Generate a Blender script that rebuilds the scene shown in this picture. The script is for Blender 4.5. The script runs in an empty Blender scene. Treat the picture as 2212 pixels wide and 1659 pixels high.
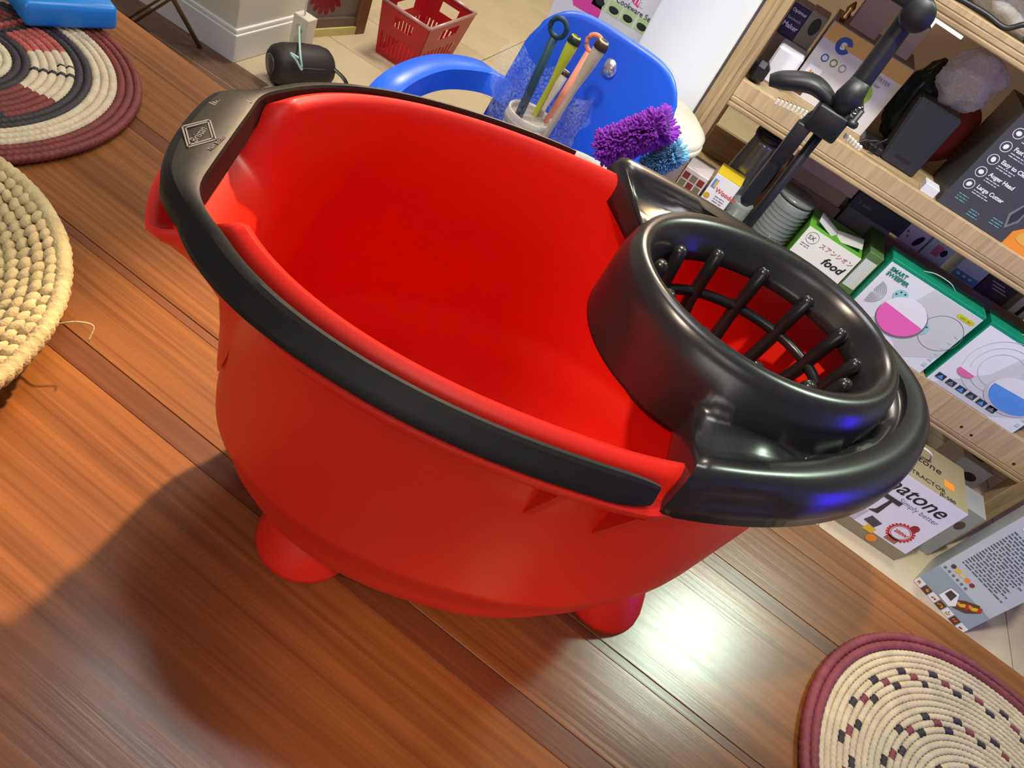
import bpy, bmesh, math, random
from mathutils import Vector, Matrix, noise
random.seed(7)
R = math.radians
scene = bpy.context.scene
C = scene.collection

# ------------------------------------------------------------------ camera
CX, CY, F = 1106.0, 829.5, 1540.0
ROLL, TILT, YAW = R(31.7), R(47.8), R(-3.5)
CAMZ = 1.2
n_ = Vector((-math.sin(ROLL)*math.sin(TILT), math.cos(ROLL)*math.sin(TILT), math.cos(TILT)))
fw = (Vector((0, 0, 1)) - n_*n_.z).normalized()
rt = n_.cross(fw)
XC = rt*math.cos(YAW) + fw*math.sin(YAW)
YC = -rt*math.sin(YAW) + fw*math.cos(YAW)
cam_d = bpy.data.cameras.new('camera')
cam = bpy.data.objects.new('camera', cam_d); C.objects.link(cam)
cam_d.sensor_width = 36.0
cam_d.lens = 36.0*F/2212.0
cam_d.clip_start = 0.01
ex = Vector((XC[0], YC[0], -n_[0])); ey = Vector((XC[1], YC[1], -n_[1])); ez = Vector((XC[2], YC[2], -n_[2]))
mat3 = Matrix((ex, -ey, -ez)).transposed()
cam.matrix_world = Matrix.Translation((0, 0, CAMZ)) @ mat3.to_4x4()
scene.camera = cam
def ray(px, py):
    d = Vector(((px-CX)/F, (py-CY)/F, 1)); return Vector((d.dot(XC), d.dot(YC), -d.dot(n_)))
def aZ(px, py, z):
    r = ray(px, py); return Vector((0, 0, CAMZ)) + r*((z-CAMZ)/r.z)
def aY(px, py, y):
    r = ray(px, py); return Vector((0, 0, CAMZ)) + r*(y/r.y)

# ------------------------------------------------------------------ world, exposure
w = bpy.data.worlds.new('world'); scene.world = w; w.use_nodes = True
w.node_tree.nodes['Background'].inputs[0].default_value = (0.9, 0.95, 1.0, 1)
w.node_tree.nodes['Background'].inputs[1].default_value = 0.25
vs = scene.view_settings
vs.view_transform = 'Standard'; vs.look = 'None'; vs.gamma = 1.0; vs.use_curve_mapping = False
vs.exposure = 0.0

# ------------------------------------------------------------------ large lamps (ceiling downlights and panels of the shop, plus added fill lights)
def lamp(name, kind, loc, energy, col, target=None, size=.05, angle=60, blend=.3, sy=None):
    d = bpy.data.lights.new(name, kind); d.energy = energy; d.color = col
    o = bpy.data.objects.new(name, d); C.objects.link(o); o.location = loc
    if kind == 'AREA':
        d.shape = 'RECTANGLE'; d.size = size; d.size_y = sy or size
    else:
        d.shadow_soft_size = size
    if kind == 'SPOT':
        d.spot_size = R(angle); d.spot_blend = blend
    t = Vector(target) if target is not None else Vector(loc) + Vector((0, 0, -1))
    o.rotation_euler = (t-Vector(loc)).to_track_quat('-Z', 'Y').to_euler()
    return o
WARM = (1.0, .69, .36)
lamp('downlight_back', 'SPOT', (-.40, 2.25, 2.74), 720, WARM, (-.115, .25, .75), .05, 9.6, .15)
lamp('downlight_left', 'SPOT', (-1.25, 2.4, 2.74), 230, WARM, (-.86, .93, .75), .05, 15, .3)
lamp('downlight_front', 'SPOT', (1.15, -.55, 2.74), 150, (1.0, .62, .30), (.075, .185, .75), .05, 6.4, .5)
lamp('downlight_front_left', 'SPOT', (-1.0, -.6, 2.74), 170, (1.0, .78, .58), (.12, .42, .92), .04, 8.5, .3)
lamp('shelf_fill_spot', 'SPOT', (.25, .65, 2.74), 225, (1.0, .97, .92), (.55, 1.85, .55), .08, 44, .5)  # added spot, brightens the shelf front
lamp('track_spot_chair', 'SPOT', (-.95, .35, 2.74), 110, (1.0, .97, .93), (-.45, 1.75, .5), .06, 40, .5)
lamp('panel_shelf', 'AREA', (1.08, 1.98, 2.77), 36, (.80, 1.0, .80), None, .26)
lamp('panel_middle', 'AREA', (-.35, .9, 2.77), 17, (.94, .97, 1.0), None, .6)
lamp('panel_aisle', 'AREA', (-1.0, 3.0, 2.77), 60, (1.0, .90, .76), None, .6)
lamp('panel_front', 'AREA', (.2, -1.0, 2.77), 6, (1.0, .95, .9), None, .6)
lamp('bucket_fill', 'AREA', (.15, -2.1, 1.45), 14, (1.0, .95, .9), (.05, .34, .9), 1.3, sy=.7)  # added front light, lifts the near wall of the bucket

# ------------------------------------------------------------------ materials
def lin(r, g, b):
    f = lambda v: (v/255/12.92 if v/255 <= .04045 else ((v/255+.055)/1.055)**2.4)
    return (f(r), f(g), f(b), 1)
MATS = {}
def mat(name, rgb, rough=.5, metal=0., var=.08, scale=8., bump=0., bscale=200., alpha=None, spec=.5, emit=0., coat=0.):
    if name in MATS: return MATS[name]
    m = bpy.data.materials.new(name); m.use_nodes = True
    nt = m.node_tree; b = nt.nodes['Principled BSDF']
    b.inputs['Roughness'].default_value = rough; b.inputs['Metallic'].default_value = metal
    b.inputs['Specular IOR Level'].default_value = spec
    b.inputs['Coat Weight'].default_value = coat
    col = lin(*rgb)
    tc = nt.nodes.new('ShaderNodeTexCoord')
    if var > 0:
        nz = nt.nodes.new('ShaderNodeTexNoise'); nz.inputs['Scale'].default_value = scale; nz.inputs['Detail'].default_value = 4
        nt.links.new(tc.outputs['Object'], nz.inputs['Vector'])
        rp = nt.nodes.new('ShaderNodeValToRGB')
        rp.color_ramp.elements[0].position = .3; rp.color_ramp.elements[1].position = .7
        rp.color_ramp.elements[0].color = tuple(max(0, c*(1-var)) for c in col[:3])+(1,)
        rp.color_ramp.elements[1].color = tuple(min(1, c*(1+var)) for c in col[:3])+(1,)
        nt.links.new(nz.outputs['Fac'], rp.inputs['Fac']); nt.links.new(rp.outputs['Color'], b.inputs['Base Color'])
    else:
        b.inputs['Base Color'].default_value = col
    if bump > 0:
        n2 = nt.nodes.new('ShaderNodeTexNoise'); n2.inputs['Scale'].default_value = bscale
        nt.links.new(tc.outputs['Object'], n2.inputs['Vector'])
        bp = nt.nodes.new('ShaderNodeBump'); bp.inputs['Strength'].default_value = bump; bp.inputs['Distance'].default_value = .002
        nt.links.new(n2.outputs['Fac'], bp.inputs['Height']); nt.links.new(bp.outputs['Normal'], b.inputs['Normal'])
    if alpha is not None: b.inputs['Alpha'].default_value = alpha
    if emit > 0:
        b.inputs['Emission Color'].default_value = col; b.inputs['Emission Strength'].default_value = emit
    MATS[name] = m; return m
def film(name, tint=(235, 240, 245), clear=.8, rough=.12):
    m = bpy.data.materials.new(name); m.use_nodes = True; nt = m.node_tree
    b = nt.nodes['Principled BSDF']; b.inputs['Base Color'].default_value = lin(*tint); b.inputs['Roughness'].default_value = rough
    tr = nt.nodes.new('ShaderNodeBsdfTransparent'); mx = nt.nodes.new('ShaderNodeMixShader')
    nz = nt.nodes.new('ShaderNodeTexNoise'); nz.inputs['Scale'].default_value = 60
    mr = nt.nodes.new('ShaderNodeMapRange'); mr.inputs[1].default_value = .35; mr.inputs[2].default_value = .75
    mr.inputs[3].default_value = 1-clear-.12; mr.inputs[4].default_value = 1-clear+.2
    nt.links.new(nz.outputs['Fac'], mr.inputs[0]); nt.links.new(mr.outputs[0], mx.inputs[0])
    nt.links.new(tr.outputs[0], mx.inputs[1]); nt.links.new(b.outputs[0], mx.inputs[2])
    nt.links.new(mx.outputs[0], nt.nodes['Material Output'].inputs['Surface'])
    return m
def wood(name, dark, light, rough=.35, stretch=(1.2, 16, 16), wscale=3., coat=0., contrast=(.25, .75), perobj=.25, bump=.05, dist=.8):
    m = bpy.data.materials.new(name); m.use_nodes = True; nt = m.node_tree
    b = nt.nodes['Principled BSDF']; b.inputs['Roughness'].default_value = rough; b.inputs['Coat Weight'].default_value = coat
    b.inputs['Coat Roughness'].default_value = .12
    tc = nt.nodes.new('ShaderNodeTexCoord'); oi = nt.nodes.new('ShaderNodeObjectInfo')
    ad = nt.nodes.new('ShaderNodeVectorMath'); ad.operation = 'ADD'
    ml = nt.nodes.new('ShaderNodeVectorMath'); ml.operation = 'SCALE'; ml.inputs['Scale'].default_value = 9.
    cb = nt.nodes.new('ShaderNodeCombineXYZ')
    nt.links.new(oi.outputs['Random'], cb.inputs[0]); nt.links.new(oi.outputs['Random'], cb.inputs[2])
    nt.links.new(cb.outputs[0], ml.inputs[0]); nt.links.new(tc.outputs['Object'], ad.inputs[0]); nt.links.new(ml.outputs[0], ad.inputs[1])
    mp = nt.nodes.new('ShaderNodeMapping'); mp.inputs['Scale'].default_value = stretch
    nt.links.new(ad.outputs[0], mp.inputs[0])
    nz = nt.nodes.new('ShaderNodeTexNoise'); nz.inputs['Scale'].default_value = wscale; nz.inputs['Detail'].default_value = 7
    nz.inputs['Roughness'].default_value = .68; nz.inputs['Distortion'].default_value = dist
    nt.links.new(mp.outputs[0], nz.inputs['Vector'])
    rp = nt.nodes.new('ShaderNodeValToRGB'); rp.color_ramp.elements[0].position = contrast[0]; rp.color_ramp.elements[1].position = contrast[1]
    rp.color_ramp.elements[0].color = lin(*dark); rp.color_ramp.elements[1].color = lin(*light)
    nt.links.new(nz.outputs['Fac'], rp.inputs['Fac'])
    hs = nt.nodes.new('ShaderNodeHueSaturation'); mr = nt.nodes.new('ShaderNodeMapRange')
    mr.inputs[3].default_value = 1-perobj; mr.inputs[4].default_value = 1+perobj
    nt.links.new(oi.outputs['Random'], mr.inputs[0]); nt.links.new(mr.outputs[0], hs.inputs['Value'])
    nt.links.new(rp.outputs['Color'], hs.inputs['Color']); nt.links.new(hs.outputs['Color'], b.inputs['Base Color'])
    if bump:
        bp = nt.nodes.new('ShaderNodeBump'); bp.inputs['Strength'].default_value = bump; bp.inputs['Distance'].default_value = .001
        nt.links.new(nz.outputs['Fac'], bp.inputs['Height']); nt.links.new(bp.outputs['Normal'], b.inputs['Normal'])
    MATS[name] = m; return m

M_table = wood('table_wood', (90, 50, 25), (156, 98, 50), .22, (.7, 46, 46), 2.4, .0, (.24, .76), .07, .14, .45)
M_tabled = wood('table_wood_dark', (88, 48, 29), (122, 72, 42), .24, (.8, 52, 52), 2.4, .0, (.28, .72), .06, .10, .35)
M_shelf = wood('shelf_oak', (136, 112, 78), (196, 168, 124), .55, (1.5, 30, 30), 2.2, 0, (.3, .7), .06, .1)
M_shelfx = wood('shelf_oak_cross', (168, 140, 100), (206, 178, 134), .55, (34, 34, 1.6), 2.2, 0, (.3, .7), .04, .1)
M_shelfv = wood('shelf_oak_upright', (128, 106, 72), (190, 162, 118), .55, (30, 30, 1.5), 2.2, 0, (.3, .7), .06, .1)
M_floorw = wood('floor_laminate', (84, 58, 42), (122, 90, 66), .45, (1.2, 14, 14), 2.5, 0, (.3, .7), .12, .05)
M_tile = mat('floor_tile', (196, 178, 146), .42, var=.08, scale=3)
M_grout = mat('grout', (120, 106, 88), .8)
M_red = mat('red_plastic', (222, 34, 18), .40, var=.03, scale=5)
M_black = mat('black_plastic', (30, 30, 33), .27, var=.1, scale=30)
M_handle = mat('handle_plastic', (25, 22, 21), .5, var=.12, scale=40, bump=.05, bscale=300, spec=.28)
M_mark = mat('embossed_plastic', (118, 112, 104), .5)
M_wall = mat('wall_paint', (222, 226, 228), .7, var=.03, scale=4)
M_white = mat('white_paint', (238, 238, 232), .45, var=.02)
M_ceiling = mat('ceiling_paint', (235, 235, 230), .8, var=.02)
M_black2 = mat('matt_black', (26, 26, 28), .45, var=.1)
M_blue = mat('blue_plastic', (36, 100, 230), .33, var=.04)

# ------------------------------------------------------------------ object helpers
def obj(name, me, m=None, parent=None, smooth=True):
    o = bpy.data.objects.new(name, me); C.objects.link(o)
    if m is not None:
        for k in (m if isinstance(m, (list, tuple)) else [m]):
            if k.name not in [s.name for s in me.materials if s]: me.materials.append(k)
    if parent is not None: o.parent = parent
    if smooth:
        for p in me.polygons: p.use_smooth = True
    return o
def tag(o, label, cat, group=None):
    o['label'] = label; o['category'] = cat
    if group: o['group'] = group
    return o
def thing(name, label, cat, loc=(0, 0, 0), rz=0., group=None):
    o = bpy.data.objects.new(name, None); C.objects.link(o)
    o.location = loc; o.rotation_euler = (0, 0, rz); o.empty_display_size = .05
    return tag(o, label, cat, group)
def struct(name, me, m, parent=None, smooth=False):
    o = obj(name, me, m, parent, smooth)
    if parent is None: o['kind'] = 'structure'
    return o
def mesh(v, f, name='m'):
    me = bpy.data.meshes.new(name); me.from_pydata([tuple(x) for x in v], [], f); me.update(); return me
def bm_mesh(bm, name='m'):
    bmesh.ops.recalc_face_normals(bm, faces=bm.faces)
    me = bpy.data.meshes.new(name); bm.to_mesh(me); bm.free(); return me
def box_me(x0, x1, y0, y1, z0, z1, bev=0., seg=2):
    bm = bmesh.new()
    bmesh.ops.create_cube(bm, size=1, matrix=Matrix.Translation(((x0+x1)/2, (y0+y1)/2, (z0+z1)/2)) @ Matrix.Diagonal((x1-x0, y1-y0, z1-z0, 1)))
    if bev: bmesh.ops.bevel(bm, geom=bm.edges[:], offset=bev, segments=seg, affect='EDGES', profile=.5)
    return bm_mesh(bm)
def smooth_auto(o, ang=35):
    me = o.data
    bm = bmesh.new(); bm.from_mesh(me)
    for e in bm.edges:
        if len(e.link_faces) == 2: e.smooth = e.calc_face_angle(0) < R(ang)
    for f in bm.faces: f.smooth = True
    bm.to_mesh(me); bm.free(); return o
def rings_me(rings, closed=True, cap0=False, cap1=False, loop=False):
    """rings: list of equal-length lists of points, joined in sequence."""
    v = [p for r in rings for p in r]; n = len(rings[0]); f = []
    m = len(rings)
    for i in range(m if loop else m-1):
        a = i*n; b = ((i+1) % m)*n
        for j in range(n if closed else n-1):
            k = (j+1) % n; f.append((a+j, a+k, b+k, b+j))
    if cap0: f.append(tuple(range(n))[::-1])
    if cap1: f.append(tuple(range((m-1)*n, m*n)))
    bm = bmesh.new()
    vs_ = [bm.verts.new(p) for p in v]
    for q in f:
        try: bm.faces.new([vs_[i] for i in q])
        except ValueError: pass
    bmesh.ops.remove_doubles(bm, verts=bm.verts[:], dist=1e-6)
    return bm_mesh(bm)
def lathe_me(prof, n=32, sx=1., sy=1., center=(0, 0)):
    return rings_me([[(center[0]+r*sx*math.cos(2*math.pi*j/n), center[1]+r*sy*math.sin(2*math.pi*j/n), z) for j in range(n)] for r, z in prof],
                    cap0=prof[0][0] > 1e-5, cap1=prof[-1][0] > 1e-5)
def tube_me(path, rad, n=10, flat=1., up=None, cap=True, loop=False):
    """swept tube; rad a number or a list; flat squeezes the section along `up`"""
    P = [Vector(p) for p in path]; m = len(P); rs = []
    for i, p in enumerate(P):
        if loop: d = P[(i+1) % m]-P[i-1]
        else: d = P[min(i+1, m-1)]-P[max(i-1, 0)]
        d.normalize()
        u = Vector(up) if up is not None else (Vector((0, 0, 1)) if abs(d.z) < .9 else Vector((0, 1, 0)))
        s = d.cross(u).normalized(); t = s.cross(d).normalized()
        r = rad[i] if isinstance(rad, (list, tuple)) else rad
        rs.append([p + s*(r*math.cos(2*math.pi*j/n)) + t*(r*flat*math.sin(2*math.pi*j/n)) for j in range(n)])
    return rings_me(rs, cap0=cap and not loop, cap1=cap and not loop, loop=loop)
def bez(pts, n=12):
    """Catmull-Rom through points"""
    P = [Vector(p) for p in pts]; P = [P[0]*2-P[1]] + P + [P[-1]*2-P[-2]]; out = []
    for i in range(1, len(P)-2):
        for k in range(n):
            t = k/n; a, b, c, d = P[i-1:i+3]
            out.append(.5*((2*b)+(c-a)*t+(2*a-5*b+4*c-d)*t*t+(3*b-3*c+d-a)*t**3))
    out.append(P[-2]); return out
def text_me(s, size, extrude=.0003, align='LEFT', space=1., bold=0.):
    cu = bpy.data.curves.new('t', 'FONT'); cu.body = s; cu.size = size; cu.extrude = extrude; cu.align_x = align
    cu.space_character = space; cu.offset = bold; cu.resolution_u = 3
    o = bpy.data.objects.new('t', cu); C.objects.link(o)
    bpy.context.view_layer.update()
    dg = bpy.context.evaluated_depsgraph_get()
    me = bpy.data.meshes.new_from_object(o.evaluated_get(dg))
    bpy.data.objects.remove(o); bpy.data.curves.remove(cu)
    me.materials.clear()
    return me
def txt(parent, s, size, loc, m, rot=(math.pi/2, 0, 0), align='LEFT', bold=0., shear=0., space=1., name='printed_text'):
    me = text_me(s, size, .0002, align, space, bold)
    if shear:
        for v in me.vertices: v.co.x += v.co.y*shear
    o = obj(name, me, m, parent, False); o.location = loc; o.rotation_euler = rot; return o
def decal(parent, pts, y, m, name='printed_picture', th=.0004):
    """flat print on a face that looks towards -Y: pts in (x, z)"""
    n = len(pts)
    v = [(p[0], y, p[1]) for p in pts]+[(p[0], y-th, p[1]) for p in pts]
    f = [tuple(range(n)), tuple(range(2*n-1, n-1, -1))]+[(i, (i+1) % n, n+(i+1) % n, n+i) for i in range(n)]
    bm = bmesh.new(); vs_ = [bm.verts.new(p) for p in v]
    for q in f: bm.faces.new([vs_[i] for i in q])
    return obj(name, bm_mesh(bm), m, parent, False)
def rect(x0, x1, z0, z1): return [(x0, z0), (x1, z0), (x1, z1), (x0, z1)]
def disc(cx, cz, rx, rz=None, a0=0, a1=360, n=28, rot=0):
    rz = rz or rx; pts = []
    full = abs(a1-a0) >= 360
    for i in range(n if full else n+1):
        a = R(a0+(a1-a0)*i/n); x = rx*math.cos(a); z = rz*math.sin(a)
        pts.append((cx+x*math.cos(rot)-z*math.sin(rot), cz+x*math.sin(rot)+z*math.cos(rot)))
    return pts
def annulus(parent, cx, cz, r, wd, y, m, rz=None, a0=0, a1=360, n=32, name='printed_picture'):
    rz = rz or r; k = 1-wd/r; v = []; f = []
    for i in range(n+1):
        a = R(a0+(a1-a0)*i/n); c, s = math.cos(a), math.sin(a)
        for q in (1, k): v += [(cx+r*q*c, y-.0004, cz+rz*q*s), (cx+r*q*c, y, cz+rz*q*s)]
    for i in range(n):
        a = 4*i; b = a+4
        f += [(a, b, b+2, a+2), (a+1, a+3, b+3, b+1), (a, a+1, b+1, b), (a+2, b+2, b+3, a+3)]
    return obj(name, mesh(v, f), m, parent, False)

# ================================================================== STRUCTURE
fl = struct('floor', box_me(-3.2, 3.4, -2.4, 4.6, -.06, -.004), M_grout)
tile_me = box_me(0, .597, 0, .297, -.005, 0, .0012, 1)
for i in range(6):
    for j in range(13):
        x = -1.594+.6*i; y = .525+.3*j
        if x+.6 > -1.19 or y > 2.1:
            o = obj('tile', tile_me, M_tile, fl, False); o.location = (x, y, 0)
pl_me = box_me(0, .9, 0, .117, -.004, .0015, .001, 1)
for i in range(2):
    for j in range(11):
        o = obj('plank', pl_me, M_floorw, fl, False); o.location = (-2.95+.903*i-.14*(j % 2)+.0, .52+.12*j, 0)
        o.location.x = -3.05+.903*i
struct('ceiling', box_me(-3.2, 3.4, -2.4, 4.6, 2.8, 2.86), M_ceiling)
struct('wall_left', box_me(-3.26, -3.2, -2.4, 4.6, 0, 2.8), M_wall)
struct('wall_right', box_me(3.4, 3.46, -2.4, 4.6, 0, 2.8), M_wall)
struct('wall_back', box_me(-3.2, 3.4, 4.6, 4.66, 0, 2.8), mat('back_panel', (150, 122, 96), .6))
struct('wall_front', box_me(-3.2, 3.4, -2.46, -2.4, 0, 2.8), M_wall)
# white pillar at the end of the shelving
struct('wall_pillar', box_me(-.285, -.085, 1.83, 2.25, 0, 2.8, .004), M_wall)
# plastered column with skirting
k0 = aZ(503, 137, 0)
col = struct('wall_column', box_me(k0.x-.75, k0.x-.012, k0.y+.012, k0.y+.35, 0, 2.8, .003), mat('column_paint', (226, 224, 206), .55, var=.03))
obj('skirting', box_me(k0.x-.75, k0.x, k0.y, k0.y+.36, 0, .088, .003), M_white, col, False)
obj('skirting_moulding', box_me(k0.x-.75, k0.x-.005, k0.y+.005, k0.y+.356, .088, .102, .004), M_white, col, False)
# framed glass panel with a flower, beside the column
p0, p1 = aZ(612, 78, 0), aZ(758, 68, 0)
ang = math.atan2(p1.y-p0.y, p1.x-p0.x); L = (p1-p0).length
dr = struct('door_1', box_me(0, L, 0, .02, .045, 2.0), mat('grey_glass', (128, 116, 110), .25, var=.05))
dr.location = p0; dr.rotation_euler = (0, 0, ang)
M_frame = wood('door_frame_wood', (92, 58, 36), (136, 92, 58), .5, (20, 20, 1.5), 3)
obj('door_frame', box_me(L, L+.05, -.02, .05, 0, 2.05, .003), M_frame, dr, False)
obj('door_edge_strip', box_me(-.006, .006, -.012, .02, .04, 2.0), mat('pale_green_strip', (206, 218, 200), .5), dr, False)
obj('bottom_rail', box_me(0, L, -.012, .03, .03, .06), mat('brown_rail', (108, 90, 78), .5), dr, False)
obj('threshold', box_me(0, L, -.02, .06, 0, .028), mat('yellow_threshold', (206, 190, 120), .6), dr, False)
M_petal = mat('flower_red', (132, 20, 28), .4)
for k in range(7):
    a = R(-150+k*22); cx_, cz_ = L*.52, .155
    q = []
    for i in range(20):
        t = 2*math.pi*i/20; rr = .055+.032*math.cos(t); wq = .0105*math.sin(t)*(1+.35*math.cos(t))
        q.append((cx_+rr*math.cos(a)-wq*math.sin(a), cz_+rr*math.sin(a)+wq*math.cos(a)))
    decal(dr, q, -.0005, M_petal, 'flower_petal')

# ================================================================== TABLE
TA = R(-4.2)
tb = thing('wooden_table', 'reddish brown plank table carrying the red bucket and woven mats', 'table', (0, 0, 0), TA)
seams = [.597, .5475, .474, .457, .3255, .3175, .252, .232, .045, -.155, -.36]
for i in range(len(seams)-1):
    y1, y0 = seams[i], seams[i+1]
    dark = (y1-y0) < .025
    o = obj('plank', box_me(-1.15, 1.2, y0+.0001, y1-.0001, .718, .75-(.0004 if dark else 0), .0004, 1), M_tabled if dark else M_table, tb, False)
obj('apron', box_me(-1.05, 1.1, -.26, .50, .64, .7175), M_tabled, tb, False)
for sx in (-1.04, 1.02):
    for sy in (-.27, .44):
        obj('leg', box_me(sx, sx+.07, sy, sy+.07, 0, .7175, .004), M_tabled, tb, False)

# ================================================================== MOP BUCKET
BX, BY, BPH = -.0059, .337, .391
A_, B_, PE = .1965, .1209, 2.348
TZ = .75
def outline(t):
    c, s = math.cos(t), math.sin(t); pe = PE if c < 0 else 1.75
    x = A_*math.copysign(abs(c)**(2/pe), c); y = B_*math.copysign(abs(s)**(2/pe), s)
    nx = math.copysign(abs(x/A_)**(pe-1)/A_, x); ny = math.copysign(abs(y/B_)**(pe-1)/B_, y)
    return Vector((x, y)), Vector((nx, ny)).normalized()
def sstep(a, b, x):
    t = min(1, max(0, (x-a)/(b-a))); return t*t*(3-2*t)
bk = thing('mop_bucket', 'glossy red oval plastic mop bucket standing on the wooden table', 'bucket', (BX, BY, TZ), BPH)
# profile of the tub: (scale along, scale across, offset, height), inside bottom -> rim -> outside bottom
wallp = [(.222, .933, .985), (.19, .930, .990), (.15, .924, .990), (.10, .911, .982), (.0915, .906, .978), (.0885, .884, .958), (.065, .850, .922), (.042, .788, .856), (.028, .725, .785), (.015, .65, .705), (.0095, .57, .615)]
prof_b = [(0, 0, 0, .012), (.4, .44, 0, .012)]+[(sa, sb, -.003, max(z, .0125)) for z, sa, sb in wallp[::-1]]
I0 = len(prof_b)
prof_b += [(1, 1, -.0062, .236), (1, 1, -.0060, .242), (1, 1, -.0042, .2460), (1, 1, -.0008, .2478), (1, 1, .0028, .2462), (1, 1, .0052, .2425), (1, 1, .0060, .2360), (1, 1, .0075, .2335),
           (1, 1, .0155, .2332), (1, 1, .0172, .2322), (1, 1, .0172, .2290), (1, 1, .0158, .2278), (1, 1, .004, .2285)]
prof_b += [(sa, sb, 0, z) for z, sa, sb in wallp]+[(.4, .44, 0, .008), (0, 0, 0, .008)]
prof_s = list(prof_b)
sp = [(.925, .985, -.003, .176), (.948, .988, -.003, .194), (1, 1, -.001, .2085), (1, 1, .010, .2165), (1, 1, .018, .2205), (1, 1, .024, .2228), (1, 1, .028, .2238), (1, 1, .0300, .2225), (1, 1, .0300, .2205), (1, 1, .029, .219), (1, 1, .026, .2172), (1, 1, .021, .2145), (1, 1, .013, .208), (1, 1, .006, .200), (.968, .994, 0, .182), (.945, .992, 0, .158), (.930, .991, 0, .128)]
for k, q in enumerate(sp): prof_s[I0-2+k] = q
NT = 220
rs = []
for (b, s_) in zip(prof_b, prof_s):
    ring = []
    for j in range(NT):
        t = 2*math.pi*j/NT
        P, N = outline(t)
        wt = 1-sstep(.036, .056, abs(P.y+.008)) if P.x < 0 else 0
        sa, sb, d, z = [x+(y-x)*wt for x, y in zip(b, s_)]
        if d > .006 and P.x < -.13: d = d+(min(d, .011)-d)*sstep(.13, .165, -P.x)*(1-wt)
        if d > .006 and P.x > .02 and wt == 0: d = d+(min(d, .008)-d)*sstep(.02, .05, P.x)
        du = -.010*(1-min(z, .247)/.247)
        ring.append((P.x*sa+N.x*d+du, P.y*sb+N.y*d, z))
    rs.append(ring)
body = obj('tub', rings_me(rs), M_red, bk); smooth_auto(body, 50)
for (fx, fy) in ((-.103, -.056), (-.103, .056), (.126, -.036), (.126, .036)):
    prof = [(0, 0), (.031, 0), (.0335, .002), (.0345, .008), (.034, .02), (.032, .034), (.027, .048), (.018, .060), (0, .068)]
    rr = []
    for r_, z in prof:
        sh = -.22*z*(1 if fy < 0 else -1)
        rr.append([(fx+r_*math.cos(a)+(.25*z if fx < 0 else -.3*z), fy-sh*1.0+r_*math.sin(a), z) for a in [2*math.pi*j/28 for j in range(28)]])
    o = obj('foot', rings_me(rr), M_red, bk)
for gu in (-.016, .021):
    for sgn in (-1,):
        v = [];
        for du in (-.0022, .0022):
            v += [(gu+du, sgn*.1150, .2275), (gu+du, sgn*.1365, .2278), (gu+du, sgn*.1200, .186), (gu+du, sgn*.1150, .186)]
        o = obj('gusset', mesh(v, [(0, 1, 2, 3), (7, 6, 5, 4), (0, 4, 5, 1), (1, 5, 6, 2), (2, 6, 7, 3), (3, 7, 4, 0)]), M_red, bk, False)
# handle, folded down round the rim
hp = []
t0, t1 = -1.44, -(2*math.pi-1.63)   # from the near pivot round the spout end to the far pivot
NH = 120
for i in range(NH+1):
    t = t0+(t1-t0)*i/NH
    P, N = outline(t)
    g = 1-sstep(.028, .062, abs(P.y+.007)) if P.x < 0 else 0
    din, dout = .0078, .0168+.0095*max(g, .45*sstep(.11, .185, -P.x))
    end = min(i, NH-i); tp = 1.0 if end > 4 else (.45, .72, .87, .95, 1.0)[end]
    mid = (din+dout)/2; hw = (dout-din)/2*tp
    pin = P+N*(mid-hw); pou = P+N*(mid+hw)
    if g > 0: pin = pin.lerp(Vector((-.199, pin.y)), g)
    thin = [(0, .2336), (0, .2458), (.07, .2471), (.24, .2470), (.44, .2458), (.53, .2444), (.78, .2408), (.97, .2376), (1, .2350), (.94, .2338)]
    wide = [(0, .2290), (0, .2462), (.04, .2478), (.15, .2486), (.5, .2488), (.78, .2482), (.93, .2462), (1, .2420), (1, .2345), (.95, .2325)]
    hp.append([(pin.x+(pou.x-pin.x)*(x0+(x1-x0)*g), pin.y+(pou.y-pin.y)*(x0+(x1-x0)*g), .2405+((z0+(z1-z0)*g)-.2405)*(.6+.4*tp)) for (x0, z0), (x1, z1) in zip(thin, wide)])
hd = obj('handle', rings_me(hp, cap0=True, cap1=True), M_handle, bk); smooth_auto(hd, 24)
hd['label'] = 'black bail handle with a wide grip folded down round the rim'
# embossed mark on the grip: double diamond and lettering
def flat_lines(segs, wd, z, name, par, m):
    bm = bmesh.new()
    for (a, b) in segs:
        a, b = Vector(a), Vector(b); d = (b-a).normalized(); s = Vector((-d.y, d.x))*wd/2; a = a-d*wd/2; b = b+d*wd/2
        lo = [bm.verts.new((q.x, q.y, z-.0004)) for q in (a-s, b-s, b+s, a+s)]; hi = [bm.verts.new((q.x, q.y, z)) for q in (a-s, b-s, b+s, a+s)]
        bm.faces.new(hi); bm.faces.new(lo[::-1])
        for i in range(4): bm.faces.new((lo[i], lo[(i+1) % 4], hi[(i+1) % 4], hi[i]))
    return obj(name, bm_mesh(bm), m, par, False)
gc = Vector((-.2115, -.014)); GZ = .2491
def dia(a, b): return [(gc.x, gc.y-b), (gc.x+a, gc.y), (gc.x, gc.y+b), (gc.x-a, gc.y)]
sg = []
for a, b in ((.0075, .0135), (.0060, .0112)):
    q = dia(a, b); sg += [(q[i], q[(i+1) % 4]) for i in range(4)]
flat_lines(sg, .0007, GZ, 'embossed_diamond', hd, M_mark)
o = txt(hd, 'Bristan', .0048, (gc.x+.0016, gc.y-.0078, GZ-.0003), M_mark, (0, 0, R(90)), name='embossed_text')
o = txt(hd, 'Twin Bucket', .0030, (gc.x+.0088, gc.y-.010, GZ-.0003), M_mark, (0, 0, R(84)), name='embossed_text')
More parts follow.
